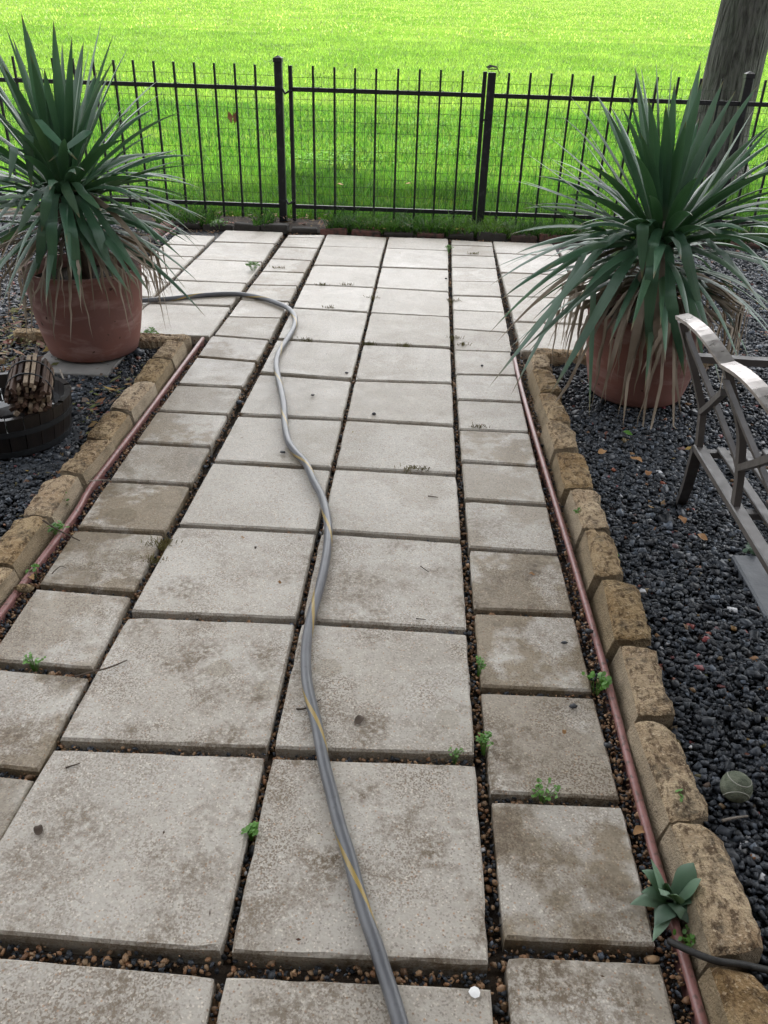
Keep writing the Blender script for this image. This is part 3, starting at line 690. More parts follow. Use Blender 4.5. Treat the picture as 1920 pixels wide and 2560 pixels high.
def yucca(cx, cy, zc, zbase, label, ups, sides, droops, pc, rim, seed, zdrop=0.0):
    random.seed(seed)
    t = empty('yucca_plant', (cx, cy, zbase), label, 'yucca', 'yuccas in terracotta pots')
    far_side = cx > 0
    mb = MB(); mb.tube([(pc[0], pc[1], zbase-.03), ((cx+pc[0])/2, (cy+pc[1])/2, (zbase+zc)/2), (cx, cy, zc-.03), (cx, cy, zc+.03)], [.05, .055, .06, .03], 10); mb.build('stem', MT['twig'], t, True)
    pcv = Vector(pc[:2])
    def fix(pts):
        out = []
        for p in pts:
            p = p.copy()
            if inside_pot(p, pcv, rim) and p.z < rim[1]-.02:
                dv = Vector((p.x, p.y))-pcv; L = max(dv.length, 1e-3); dv = dv/L*(rim[0]+.02); p.x, p.y = pcv.x+dv.x, pcv.y+dv.y
            p.z = max(p.z, .012+zdrop); out.append(p)
        return out
    def core(a, r=.03, z=0): return Vector((cx+r*math.cos(a), cy+r*math.sin(a), zc+z))
    for (px, py, dy, w) in ups:                      # upright swords with tips seen in the photo
        T = GY(px, py, cy+dy); a = math.atan2(T.y-cy, T.x-cx); B = core(a, .03, random.uniform(-.02, .06))
        m = (B+T)/2; bow = Vector((T.x-cx, T.y-cy, 0))*-.10+Vector((0, 0, .03))
        leaf_obj(t, bez(B, m+bow, T), w*random.uniform(.95, 1.1), MT['yucca'], .25, random.uniform(-.5, .5), .45)
    for (px, py, dy, arch, w, kind) in sides:        # spreading, arching leaves
        T = GY(px, py, cy+dy); a = math.atan2(T.y-cy, T.x-cx); B = core(a, .045, random.uniform(-.12, .0))
        m = (B+T)/2+Vector((0, 0, arch))
        leaf_obj(t, fix(bez(B, m, T)), w*1.22, MT[kind], .25, random.uniform(-.35, .35), .35)
    for (kx, ky, kd, tx, ty, td, w, kind) in droops: # folded leaves hanging towards the viewer
        K = GY(kx, ky, cy+kd); T = GY(tx, ty, cy+td); a = math.atan2(K.y-cy, K.x-cx)
        leaf_obj(t, fix(kink(core(a, .05, -.05), K, T)), w, MT[kind], .12, 0, .55)
    for i in range(72):                               # the rest of the crown
        a = i*2.39996+random.uniform(-.2, .2); e = .02+1.2*(i/72)**1.15+random.uniform(-.08, .08); L = random.uniform(.54, .70)
        if math.sin(a) < -.3 and e > .75: e -= .45
        B = core(a, .045, -.10+.10*e); dr = Vector((math.cos(a)*math.cos(e), math.sin(a)*math.cos(e), math.sin(e)))
        T = B+dr*L*.97-Vector((0, 0, .13*max(0, 1.1-e))); Cc = B+dr*L*.5+Vector((0, 0, .07))
        leaf_obj(t, fix(bez(B, Cc, T)), random.uniform(.036, .050), MT['yucca'] if random.random() < .85 else MT['yucca_pale'], .3, random.uniform(-.5, .5), .4)
    for i in range(40):                               # low skirt
        a = i*2.39996+random.uniform(-.2, .2); L = random.uniform(.42, .62); e = random.uniform(-.35, .2)
        B = core(a, .05, -.12-.08*random.random()); dr = Vector((math.cos(a)*math.cos(e), math.sin(a)*math.cos(e), math.sin(e)))
        T = B+dr*L-Vector((0, 0, random.uniform(.10, .24))); Cc = B+dr*L*.5+Vector((0, 0, .06))
        leaf_obj(t, fix(bez(B, Cc, T)), random.uniform(.028, .042), random.choice((MT['yucca'], MT['yucca'], MT['yucca_pale'])), .3, random.uniform(-.5, .5))
    for i in range(104 if far_side else 84):          # dead leaves hanging round the pot
        a = i*2.39996+random.uniform(-.25, .25); r = random.uniform(.27, .37); L = random.uniform(.16, .42) if far_side else random.uniform(.10, .36)
        B = core(a, .05, -.20-.12*random.random()); K = Vector((pcv.x+r*math.cos(a), pcv.y+r*math.sin(a), rim[1]+random.uniform(.0, .11)))
        T = K+Vector((math.cos(a+random.uniform(-.6, .6))*random.uniform(.02, .10), math.sin(a)*random.uniform(.02, .10), -L))
        p = kink(B, K, T); p = [q+Vector((random.uniform(-1, 1), random.uniform(-1, 1), 0))*.004 for q in p]
        leaf_obj(t, fix(p), random.uniform(.010, .028) if far_side else random.uniform(.008, .022), MT['yucca_dead'], random.uniform(.3, .9), random.uniform(-.9, .9), .3)
    return t
k1 = .57866
ups = [(52, 28, .0, .045), (12, 60, -.1, .04), (133, 48, .05, .045), (180, 88, -.05, .043), (225, 112, .0, .042), (285, 147, -.12, .046), (30, 90, .12, .04), (155, 102, .12, .04), (-40, 70, 0, .045), (-75, 150, -.1, .045), (75, 130, -.2, .05), (205, 150, .1, .04), (5, 160, -.15, .05), (110, 170, -.18, .045), (-30, 200, .1, .04)]
sides = [(366, 230, .0, .05, .036, 'yucca'), (393, 331, .05, .10, .030, 'yucca_pale'), (312, 262, .1, .04, .03, 'yucca'), (318, 290, .12, .04, .03, 'yucca'), (452, 373, .0, .07, .038, 'yucca'), (500, 412, -.1, .08, .036, 'yucca_pale'), (455, 400, .15, .06, .034, 'yucca_pale'), (505, 473, -.05, .12, .034, 'yucca'), (520, 558, -.1, .16, .030, 'yucca_pale'), (512, 640, -.15, .22, .030, 'yucca_pale'), (470, 500, .15, .10, .03, 'yucca_pale'), (440, 545, .2, .12, .028, 'yucca_pale'), (415, 430, .1, .08, .03, 'yucca'), (490, 590, -.3, .16, .026, 'yucca_pale'), (420, 640, -.35, .20, .026, 'yucca_pale'),
         (475, 737, -.3, .2, .03, 'yucca_pale'), (400, 690, -.3, .18, .026, 'yucca_dead'), (-60, 420, -.1, .08, .04, 'yucca'), (-90, 520, -.1, .12, .04, 'yucca'), (-40, 610, -.3, .14, .04, 'yucca'), (20, 590, -.35, .16, .04, 'yucca_pale'), (-20, 700, -.3, .12, .03, 'yucca_dead')]
droops = [(95, 310, -.22, 195, 402, -.34, .046, 'yucca'), (75, 345, -.28, 78, 470, -.30, .050, 'yucca_pale'), (45, 372, -.30, 22, 455, -.32, .045, 'yucca'), (215, 335, -.15, 120, 405, -.28, .04, 'yucca'), (165, 470, -.28, 200, 545, -.34, .042, 'yucca_pale'), (205, 478, -.25, 255, 528, -.33, .042, 'yucca_pale'), (120, 490, -.3, 104, 580, -.34, .046, 'yucca'), (85, 505, -.3, 40, 590, -.34, .04, 'yucca'),
          (130, 545, -.30, 136, 720, -.33, .048, 'yucca'), (175, 560, -.30, 205, 727, -.33, .048, 'yucca'), (235, 560, -.28, 285, 700, -.33, .046, 'yucca'), (205, 555, -.26, 330, 740, -.36, .04, 'yucca'), (110, 560, -.3, 92, 690, -.33, .045, 'yucca'), (270, 570, -.2, 375, 735, -.30, .04, 'yucca')]
yucca(-1.325, 3.83, .775, .36, 'spiky green yucca with dead skirt in the pot left of the path', ups, sides, droops, (-1.292, 3.82), (.276, .417), 21)
ups = [(1640, 150, .0, .045), (1681, 150, .0, .046), (1586, 168, .05, .04), (1602, 165, .1, .036), (1563, 214, .0, .04), (1687, 206, .1, .04), (1730, 217, .05, .04), (1759, 194, .12, .04), (1552, 262, -.08, .044), (1840, 225, .1, .036), (1620, 240, -.15, .045), (1665, 260, -.18, .05), (1716, 300, -.15, .05), (1600, 330, -.2, .044)]
sides = [(1461, 318, .0, .04, .036, 'yucca'), (1452, 345, .1, .04, .034, 'yucca'), (1368, 338, .0, .03, .040, 'yucca'), (1366, 388, .1, .04, .034, 'yucca'), (1310, 380, .05, .03, .036, 'yucca'), (1302, 451, -.05, .05, .04, 'yucca'), (1276, 449, .1, .05, .032, 'yucca'), (1296, 504, -.1, .06, .040, 'yucca'), (1310, 578, -.05, .10, .040, 'yucca'), (1245, 677, -.1, .15, .042, 'yucca'), (1222, 716, -.2, .15, .040, 'yucca'), (1248, 752, -.3, .17, .038, 'yucca'), (1220, 836, -.25, .20, .03, 'yucca_pale'), (1240, 858, -.3, .2, .028, 'yucca_dead'), (1282, 880, -.2, .2, .028, 'yucca_pale'),
         (1888, 268, .1, .02, .034, 'yucca'), (1900, 330, -.1, .04, .04, 'yucca'), (1950, 400, .0, .06, .044, 'yucca'), (1960, 460, -.1, .08, .042, 'yucca_pale'), (1935, 310, .15, .03, .034, 'yucca'), (1990, 540, -.15, .12, .042, 'yucca'), (1975, 600, -.2, .16, .04, 'yucca_pale'), (1950, 660, -.2, .18, .042, 'yucca'), (1960, 740, -.25, .2, .042, 'yucca'), (1835, 676, -.25, .06, .044, 'yucca'), (1920, 800, -.2, .2, .03, 'yucca_pale'), (1375, 660, .1, .1, .03, 'yucca_pale'), (1400, 600, .15, .08, .03, 'yucca_pale')]
droops = [(1520, 606, -.2, 1222, 968, -.45, .044, 'yucca'), (1560, 670, -.26, 1374, 990, -.42, .048, 'yucca'), (1480, 620, -.16, 1276, 990, -.40, .04, 'yucca'), (1612, 560, -.3, 1605, 700, -.33, .046, 'yucca'), (1636, 600, -.3, 1616, 696, -.34, .044, 'yucca'), (1634, 660, -.33, 1616, 880, -.36, .052, 'yucca'), (1705, 605, -.28, 1764, 822, -.36, .048, 'yucca'), (1676, 720, -.32, 1712, 945, -.34, .046, 'yucca'), (1540, 660, -.2, 1300, 880, -.40, .036, 'yucca'), (1500, 690, -.2, 1473, 1045, -.42, .03, 'yucca'), (1790, 620, -.2, 1930, 790, -.3, .046, 'yucca'),
          (1560, 800, -.33, 1500, 1010, -.36, .022, 'yucca_dead'), (1600, 790, -.34, 1562, 960, -.36, .034, 'yucca_dead'), (1645, 780, -.34, 1640, 900, -.36, .03, 'yucca_dead'), (1668, 800, -.34, 1655, 920, -.36, .03, 'yucca_dead'), (1655, 930, -.36, 1612, 1140, -.44, .014, 'yucca_dead'), (1622, 940, -.36, 1602, 1110, -.42, .012, 'yucca_dead'), (1685, 900, -.36, 1683, 1130, -.42, .013, 'yucca_dead'), (1575, 930, -.36, 1556, 1075, -.42, .012, 'yucca_dead'), (1690, 920, -.34, 1703, 1040, -.36, .012, 'yucca_dead'), (1430, 940, -.3, 1385, 1010, -.40, .016, 'yucca_dead')]
yucca(1.275, 3.60, .725, .33, 'spiky green yucca in the pot right of the path, behind the metal bench', ups, sides, droops, (1.285, 3.60), (.272, .385), 22)
random.seed(77)

# ------------------------------------------------------------------ hose
s7 = .42194
HP = [(60, 775), (200, 765), (346, 752), (422, 747), (506, 738), (591, 735), (654, 745), (693, 758), (722, 772), (737, 793), (735, 818), (718, 848), (699, 878), (691, 907), (695, 941), (703, 975), (710, 1017), (712, 1059), (720, 1101), (739, 1131), (765, 1160), (784, 1202), (803, 1238), (815, 1280), (821, 1327), (817, 1381), (807, 1436), (794, 1487), (779, 1538), (769, 1588), (765, 1630), (765, 1673), (769, 1715), (779, 1761), (792, 1812), (803, 1871), (812, 1917), (830, 1987), (849, 2063), (870, 2130), (891, 2210), (914, 2290), (938, 2358), (959, 2425), (980, 2489), (1001, 2560), (1030, 2660)]
P = catmull([G(a, b, .0145) for a, b in HP], 6)
def hose(P, r, n=14):
    V = []; F = []; UVv = []; L = 0; ref = Vector((0, 0, 1))
    for i, p in enumerate(P):
        t = (P[min(i+1, len(P)-1)]-P[max(i-1, 0)]).normalized(); a = (ref-t*ref.dot(t)).normalized(); b = t.cross(a)
        if i: L += (P[i]-P[i-1]).length
        for q in range(n):
            an = 2*math.pi*q/n; V.append(p+(a*math.cos(an)+b*math.sin(an))*r); UVv.append((q/n, L))
    me = bpy.data.meshes.new('garden_hose')
    for i in range(len(P)-1):
        for q in range(n): F.append((i*n+q, i*n+(q+1) % n, (i+1)*n+(q+1) % n, (i+1)*n+q))
    me.from_pydata([tuple(x) for x in V], [], F); uvl = me.uv_layers.new(name='UVMap')
    for pi, poly in enumerate(me.polygons):
        q = pi % n
        for k_, li in enumerate(poly.loop_indices):
            vi = me.loops[li].vertex_index; u, vv = UVv[vi]
            if q == n-1 and vi % n == 0: u = 1.0
            uvl.data[li].uv = (u, vv)
        poly.use_smooth = True
    me.update(); return link('garden_hose', me, MT['hose'])
Lh = 0
for i in range(1, len(P)):
    Lh += (P[i]-P[i-1]).length
    if P[i].y < 1.0: break
hose_off.outputs[0].default_value = (.5-Lh*2.3) % 1.0
tag(hose(P, .0138), 'grey rubber garden hose with a yellow stripe winding down the paved path', 'hose')

# ------------------------------------------------------------------ bench (its back turned to the path)
bn = empty('metal_bench', (1.25, 1.6, 0), 'brown metal garden bench with curved lattice back at the right edge', 'bench')
BY = [2.33, 1.97, 1.61, 1.25]
prof = [(1.027, .733), (1.066, .64), (1.105, .553), (1.142, .463), (1.150, .42), (1.160, .335)]
for i, y in enumerate(BY):
    mb = MB(); mb.bar(catmull([(x+.018*(z > .5)*(i > 0), y, z-(.008 if z > .7 else 0)) for x, z in prof], 4), .026, .018, (0, 1, 0)); mb.build('back_bar', MT['bench'], bn)
RN = [Vector((1.027, 2.335, .737)), Vector((1.047, 1.97, .731)), Vector((1.058, 1.61, .735)), Vector((1.047, 1.25, .737))]
mb = MB(); pts = []
for i in range(3):
    for j in range(10):
        u = j/10; pts.append(RN[i].lerp(RN[i+1], u)+Vector((-.006*math.sin(math.pi*u), 0, .020*math.sin(math.pi*u))))
pts.append(RN[3]); mb.bar(pts, .036, .010, (1, 0, .25)); mb.build('top_rail', MT['worn'], bn)  # rail alone gets the pale metal, a painted sky highlight
def bp(y, z):
    for (x0, z0), (x1, z1) in zip(prof[:-1], prof[1:]):
        if z1 <= z <= z0: return Vector((x0+(x1-x0)*(z0-z)/(z0-z1), y, z))
    return Vector((prof[-1][0], y, z))
for i in range(3):
    ya, yb = BY[i], BY[i+1]
    mb = MB(); mb.bar([bp(ya+(yb-ya)*t, .70-(.70-.42)*t)+Vector((.004, 0, 0)) for t in [j/8*.96+.02 for j in range(9)]], .014, .010, (1, 0, 0)); mb.build('lattice_bar', MT['bench'], bn)
    mb = MB(); mb.bar([bp(ya+(yb-ya)*t, .45+(.66-.45)*t)-Vector((.002, 0, 0)) for t in [j/8*.96+.02 for j in range(9)]], .016, .018, (1, 0, 0)); mb.build('lattice_bar', MT['bench'], bn)
mb = MB(); mb.box((1.163, 1.77, .330), (.034, 1.14, .022)); mb.build('seat_rail', MT['bench'], bn, bevel=.003)
for j in range(6):
    mb = MB(); mb.box((1.232+j*.068, 1.79, .328), (.026, 1.10, .012)); mb.build('seat_slat', MT['bench'], bn, bevel=.002)
for y in (2.335, 1.97, 1.61, 1.24):
    mb = MB(); mb.box((1.40, y, .312), (.46, .026, .018)); mb.build('seat_bearer', MT['bench'], bn)
mb = MB(); mb.box((1.64, 1.79, .328), (.034, 1.12, .022)); mb.build('seat_rail', MT['bench'], bn, bevel=.003)
for s_, y in ((1, 2.33), (-1, 1.25)):
    mb = MB(); mb.bar([(1.158, y, .33), (1.175, y+.05*s_, .25), (1.21, y+.15*s_, .12), (1.245, y+.27*s_, -.02)], .032, .024, (1, 0, 0)); mb.build('leg', MT['bench'], bn)
    mb = MB(); mb.bar([(1.63, y, .33), (1.62, y+.05*s_, .25), (1.585, y+.15*s_, .12), (1.55, y+.27*s_, -.02)], .032, .024, (1, 0, 0)); mb.build('leg', MT['bench'], bn)
    mb = MB(); mb.bar(catmull([(1.075, y+.02*s_, .612), (1.25, y+.03*s_, .604), (1.45, y+.03*s_, .60), (1.60, y+.02*s_, .57), (1.66, y, .48), (1.63, y, .33)], 4), .030, .020, (0, 1, 0)); mb.build('armrest', MT['bench'], bn)
for i, (x, y, w, h) in enumerate(((1.50, 2.02, .40, .40), (1.50, 1.55, .40, .42))):
    mb = MB(); mb.box((x, y, .002), (w, h, .045)); tag(mb.build('stepping_stone', MT['slate'], bevel=.006), ('dark grey stepping stone under the far end of the metal bench', 'dark grey stepping stone under the near end of the metal bench')[i], 'paving slab')

# ------------------------------------------------------------------ barrel tub fountain with a bundle of sticks
tx, ty = -1.285, 2.85
tub = empty('barrel_tub', (tx, ty, 0), 'dark half barrel tub holding water on slate, left of the path', 'tub')
n = 26
def tub_r(z): return .228+.026*(z/.17)
for i in range(n):
    a = 2*math.pi*i/n; da = math.pi/n*.95; mb = MB(); zt = .172+random.uniform(-.003, .003)
    for z in (.012, zt):
        for rr in (tub_r(z)-.022, tub_r(z)):
            for aa in (a-da, a+da): mb.v.append((tx+rr*math.cos(aa), ty+rr*math.sin(aa), z))
    mb.f = [(0, 1, 3, 2), (4, 6, 7, 5), (2, 3, 7, 6), (0, 4, 5, 1), (0, 2, 6, 4), (1, 5, 7, 3)]
    mb.build('stave', MT['tub'], tub)
for z in (.03, .112):
    mb = MB(); m = 48; zs = ((z-.011, 0), (z+.011, 0))
    mb.lathe([(tub_r(z-.011)+.0005, z-.011), (tub_r(z-.011)+.004, z-.011), (tub_r(z+.011)+.004, z+.011), (tub_r(z+.011)+.0005, z+.011)], (tx, ty, 0), m); mb.build('hoop', MT['hoop'], tub, False)
mb = MB(); mb.v = [(tx+.232*math.cos(2*math.pi*i/40), ty+.232*math.sin(2*math.pi*i/40), .115) for i in range(40)]; mb.f = [tuple(range(40))]; mb.build('water', MT['water'], tub)
mb = MB(); mb.v = [(tx+.215*math.cos(2*math.pi*i/40), ty+.215*math.sin(2*math.pi*i/40), .03) for i in range(40)]; mb.f = [tuple(range(40))]; mb.build('bottom', MT['tub'], tub)
mb = MB(); mb.box((-1.23, 2.74, -.010), (.46, .44, .024), .08); tag(mb.build('slate_slab', MT['slate'], bevel=.004), 'dark flat slate slab under the barrel tub', 'slate slab')
A = Vector((-1.105, 2.70, .222)); B = Vector((-1.165, 2.895, .252)); ax = (B-A).normalized()
bd = empty('kindling_bundle', A, 'bundle of short brown wooden sticks bound with two bands on the tub', 'wood bundle')
s1 = ax.cross(Vector((0, 0, 1))).normalized(); s2 = s1.cross(ax)
for ring_, (rr, cnt) in enumerate(((.070, 24), (.054, 19), (.038, 13), (.022, 8), (.007, 2))):
    for i in range(cnt):
        a = 2*math.pi*(i+random.uniform(-.15, .15))/cnt; c0 = (s1*math.cos(a)+s2*math.sin(a))*rr
        o_ = ax*random.uniform(-.022, .030)+s1*random.uniform(-.004, .004)+s2*random.uniform(-.004, .004); mb = MB(); w = random.uniform(.012, .019)
        mb.bar([A+c0+o_, B+c0+ax*random.uniform(-.006, .01)], w, random.uniform(.010, .015), c0 if rr > .01 else s1)
        mb.build('stick', MT['kindling'], bd)
for u in (.28, .74):
    c = A.lerp(B, u); mb = MB(); mb.tube([c+(s1*math.cos(2*math.pi*i/32)+s2*math.sin(2*math.pi*i/32))*.0795 for i in range(33)], .0032, 6, False); mb.build('band', MT['hoop'], bd, True)
mb = MB(); mb.tube([(tx-.02, ty-.05, .05), (tx, ty-.02, .10), (-1.13, 2.80, .155)], [.05, .05, .06], 10); tag(mb.build('fountain_pedestal', MT['tub']), 'dark stub in the tub water that carries the stick bundle', 'pedestal')

# ------------------------------------------------------------------ tennis ball
bc = G(1838, 1975, .03); bc.z = .040
ball = empty('tennis_ball', (bc.x, bc.y, .007), 'worn grey green tennis ball lying on the slate gravel', 'ball')
bm = bmesh.new(); bmesh.ops.create_icosphere(bm, subdivisions=4, radius=.033); me = bpy.data.meshes.new('felt'); bm.to_mesh(me); bm.free()
me.polygons.foreach_set('use_smooth', [True]*len(me.polygons)); o = link('felt', me, MT['felt'], ball); o.location = bc
mb = MB(); pts = []
for i in range(65):
    t = 2*math.pi*i/64; a_, b_ = .44, .56
    p = Vector((a_*math.cos(t)+(1-a_)*math.cos(3*t)*.55, a_*math.sin(t)-(1-a_)*math.sin(3*t)*.55, b_*math.sin(2*t)*1.2)).normalized()
    pts.append(Matrix.Rotation(.9, 3, 'X') @ (Matrix.Rotation(.6, 3, 'Z') @ p)*.0328+bc)
mb.tube(pts, .0014, 5, False); mb.build('seam', MT['seam'], ball, True)

# ------------------------------------------------------------------ weeds, twigs, litter on the path
def round_leaf(mb, c, nrm, r, n=6):
    nrm = nrm.normalized(); a = nrm.orthogonal().normalized(); b = nrm.cross(a); k0 = len(mb.v); ph = random.uniform(0, 6)
    mb.v += [c+(a*math.cos(ph+2*math.pi*i/n)+b*math.sin(ph+2*math.pi*i/n)*.8)*r*random.uniform(.85, 1.1) for i in range(n)]; mb.f.append(tuple(range(k0, k0+n)))
def weed(px, py, rad, h, n, r, label, mat='weed', z=-.02):
    g = G(px, py); t = empty('weed_plant', (g.x, g.y, z), label, 'weed', 'weeds in the joints')
    st = MB(); lf_ = MB(); rad *= .8; r *= .78
    for i in range(n):
        a = random.uniform(0, 6.28); q = rad*math.sqrt(random.random()); hh = h*random.uniform(.45, 1)*(1-.4*q/rad)
        tip = Vector((g.x+q*math.cos(a), g.y+q*math.sin(a), .004+hh)); base = Vector((g.x+q*.2*math.cos(a), g.y+q*.2*math.sin(a), z))
        st.tube([base, base.lerp(tip, .5)+Vector((0, 0, .01)), tip], .0008, 3, False)
        for _ in range(3):
            round_leaf(lf_, tip+Vector((random.uniform(-1, 1), random.uniform(-1, 1), random.uniform(-.5, .5)))*r*1.1, Vector((random.uniform(-.7, .7), random.uniform(-.7, .7), 1)), r*random.uniform(.6, 1.1))
    st.build('stems', MT[mat], t); lf_.build('foliage', MT[mat], t)
weed(548, 570, .085, .075, 34, .014, 'bright green leafy weed at the far left patio edge below the fence')
weed(634, 676, .052, .07, 26, .013, 'round bright green clover weed between slabs near the hose bend')
weed(1120, 626, .045, .04, 16, .011, 'small green weed in the far joint below the gate')
weed(143, 1268, .055, .06, 18, .011, 'green weed growing against the left stone blocks')
weed(148, 1342, .035, .055, 9, .013, 'light green three leaved weed beside the left edging strip')
weed(84, 1432, .02, .03, 5, .009, 'tiny green sprout beside the left edging strip')
weed(375, 850, .05, .07, 22, .012, 'yellow green weed at the foot of the left pot')
weed(1492, 1722, .038, .045, 10, .013, 'fresh green weed on the joint beside the right edging strip')
weed(1196, 1678, .018, .05, 12, .006, 'thin feathery weed in the joint right of the wide slabs')
weed(1210, 1872, .026, .05, 14, .007, 'pale green feathery weed at the corner of four slabs on the right')
weed(1138, 1893, .02, .025, 8, .006, 'small feathery sprout at the near edge of a wide slab')
weed(628, 2085, .018, .02, 16, .007, 'small dark green weed in the middle joint near the camera')
weed(1360, 1988, .035, .03, 14, .007, 'dull green weed in the joint between two right slabs')
weed(1690, 2035, .018, .08, 6, .008, 'small clover growing on the near stone block')
weed(85, 1662, .03, .03, 14, .006, 'light green weed in the joint of the left slabs near the twig')
weed(1520, 1412, .03, .075, 8, .010, 'green sprig on top of a right stone block', 'weed', .0)
weed(1445, 1312, .03, .075, 10, .008, 'low green weed between two right stone blocks', 'weed', .0)
weed(1890, 1390, .045, .05, 10, .016, 'dark green broad weed in the gravel by the bench', 'weed_dark', .0)
weed(1705, 2350, .03, .03, 10, .007, 'small sprigs beside the broad leaved plant')
for px, py, where in ((805, 712, 'left of two in the third far joint of the left wide column'), (868, 712, 'right of two in the third far joint of the left wide column'), (823, 770, 'in the fourth far joint of the left wide column'), (930, 745, 'in the middle joint, upper of the far ones'), (767, 850, 'right of the hose in the fifth far joint'), (925, 860, 'where the middle joint meets the fifth far cross joint'), (1010, 864, 'in the fifth far joint of the right wide column'), (1132, 752, 'upper one in the joint left of the right narrow column'), (1134, 845, 'lower one in the joint left of the right narrow column'), (1160, 862, 'in the far cross joint of the right narrow column'), (695, 670, 'right of the bright clover near the hose bend'), (1185, 635, 'in the farthest joint of the right narrow column'), (1025, 1172, 'left of a pair at the mid path cross joint'), (1045, 1172, 'right of a pair at the mid path cross joint'), (1190, 1066, 'in the mid path joint of the right narrow column'), (397, 1365, 'middle of three beside the left narrow column'), (385, 1398, 'nearest of three beside the left narrow column'), (410, 1355, 'farthest of three beside the left narrow column')):
    g = G(px, py); mb = MB()
    for _ in range(46):
        p = Vector((g.x+random.gauss(0, .020), g.y+random.gauss(0, .006), -.015)); q = p+Vector((random.gauss(0, .010), random.gauss(0, .008), random.uniform(.012, .03)))
        mb.bar([p, q], .0018, .0006, (1, .3, 0))
    tag(mb.build('moss_tuft', MT['moss']), 'dry moss tuft '+where, 'moss', 'moss tufts in the joints')
# broad leaved plant by the near right border
g = G(1676, 2268); bp_ = empty('broadleaf_plant', (g.x, g.y, -.01), 'blue green broad leaved plant over the strip by the near right blocks', 'plant')
for (px, py, zt, w, bow) in ((1632, 2160, .10, .044, .03), (1612, 2185, .06, .03, .05), (1585, 2262, .03, .024, .04), (1640, 2310, .02, .034, .05), (1636, 2345, .005, .020, .03), (1728, 2168, .08, .034, .04), (1755, 2240, .05, .03, .045), (1770, 2278, .03, .032, .045), (1690, 2240, .10, .028, .03), (1700, 2295, .03, .03, .05), (1655, 2240, .08, .030, .05), (1745, 2205, .09, .026, .03), (1670, 2215, .07, .022, .03), (1610, 2235, .05, .022, .04), (1725, 2310, .015, .024, .03)):
    T = G(px, py, zt); B = Vector((g.x, g.y, .005)); leaf_obj(bp_, bez(B, (B+T)/2+Vector((0, 0, bow)), B+(T-B)*1.12, 9), w*1.25, MT['weed_dark'], .35, random.uniform(-.4, .4), .5)
P = [G(1672, 2352, .03), G(1720, 2375, .05), G(1790, 2402, .07), G(1860, 2412, .06), G(1960, 2435, .03), G(2040, 2450, .01)]
mb = MB(); mb.tube(catmull(P, 5), .0062, 8); tag(mb.build('dark_branch', MT['root'], None, True), 'black wet branch lying across the near right stone blocks', 'branch')
k = N('bleached_twig', .8, .2); p = k.pos(); k.col(k.mix(k.noise(p, 60, 3), (.16, .135, .11), (.28, .25, .21))); MT['pale_twig'] = k.m
def twig(pts, r, label):
    mb = MB(); P = catmull([G(a, b, z) for a, b, z in pts], 4); mb.tube(P, [r*(1-.5*i/len(P)) for i in range(len(P))], 6)
    tag(mb.build('twig', MT['pale_twig' if label[:4] in ('pale', 'grey') else 'twig'], None, True), label, 'twig', 'twigs on the path')
twig([(188, 1692, .004), (230, 1680, .012), (275, 1668, .010), (318, 1650, .005)], .0030, 'crooked brown twig lying across the left joint')
twig([(107, 1300, .075), (140, 1322, .05), (200, 1352, .006)], .0032, 'dark straight twig leaning on the left stone blocks')
twig([(222, 1203, .03), (255, 1200, .014), (292, 1202, .006)], .0026, 'pale thin twig over the left edging strip')
twig([(130, 1434, .004), (150, 1416, .006), (166, 1420, .004)], .0018, 'short forked twig on a left slab')
twig([(741, 1772, .004), (765, 1770, .006), (802, 1748, .006)], .0024, 'small twig beneath the hose')
twig([(164, 1919, .004), (200, 1908, .005)], .0020, 'small curved twig on the near left wide slab')
twig([(1070, 1240, .003), (1095, 1243, .004)], .0020, 'tiny dark twig on a wide slab of the right column')
twig([(1051, 1415, .003), (1072, 1430, .003)], .0016, 'tiny straight twig on the middle right slab')
twig([(1040, 1546, .003), (1065, 1549, .004)], .0016, 'tiny twig near the edge of a right wide slab')
twig([(1805, 2052, .02), (1835, 2045, .024), (1870, 2040, .02)], .0035, 'pale broken twig in the gravel below the tennis ball')
twig([(150, 925, .12), (163, 955, .10), (178, 970, .06), (166, 985, .03)], .004, 'grey bent twig between barrel tub and left pot')
for i, (px, py, r, lab) in enumerate(((782, 990, .010, 'dark stone chip on a slab right of the hose, above the path middle'), (935, 1037, .011, 'dark stone chip near the far edge of a right wide slab'), (708, 1134, .013, 'dark stone chip just left of the hose'), (866, 934, .010, 'small dark stone chip by the middle joint'), (1410, 1610, .010, 'dark round stone chip on a right narrow slab'), (1432, 1770, .011, 'dark blue stone chip on a near right narrow slab'), (1115, 698, .010, 'dark stone chip on a far wide slab'), (1472, 1592, .013, 'dark stone resting on the right edging strip'), (1205, 916, .009, 'dark stone chip on the far right narrow column'), (1518, 1867, .012, 'flat grey stone chip on the near right narrow slab'))):
    g = G(px, py); s = SHAPES[i % 10]*r+np.array([g.x, g.y, r*.5 if i != 7 else .02])
    o = link('stone_chip', np_mesh('stone_chip', s, SF), MT['chip']); tag(o, lab, 'stone', 'loose chips on the slabs')
g = G(60, 1478); s = SHAPES[3]*.03+np.array([g.x, g.y, .012]); tag(link('pebble', np_mesh('pebble', s, SF), MT['stone']), 'pale tan pebble beside the left edging strip', 'pebble')
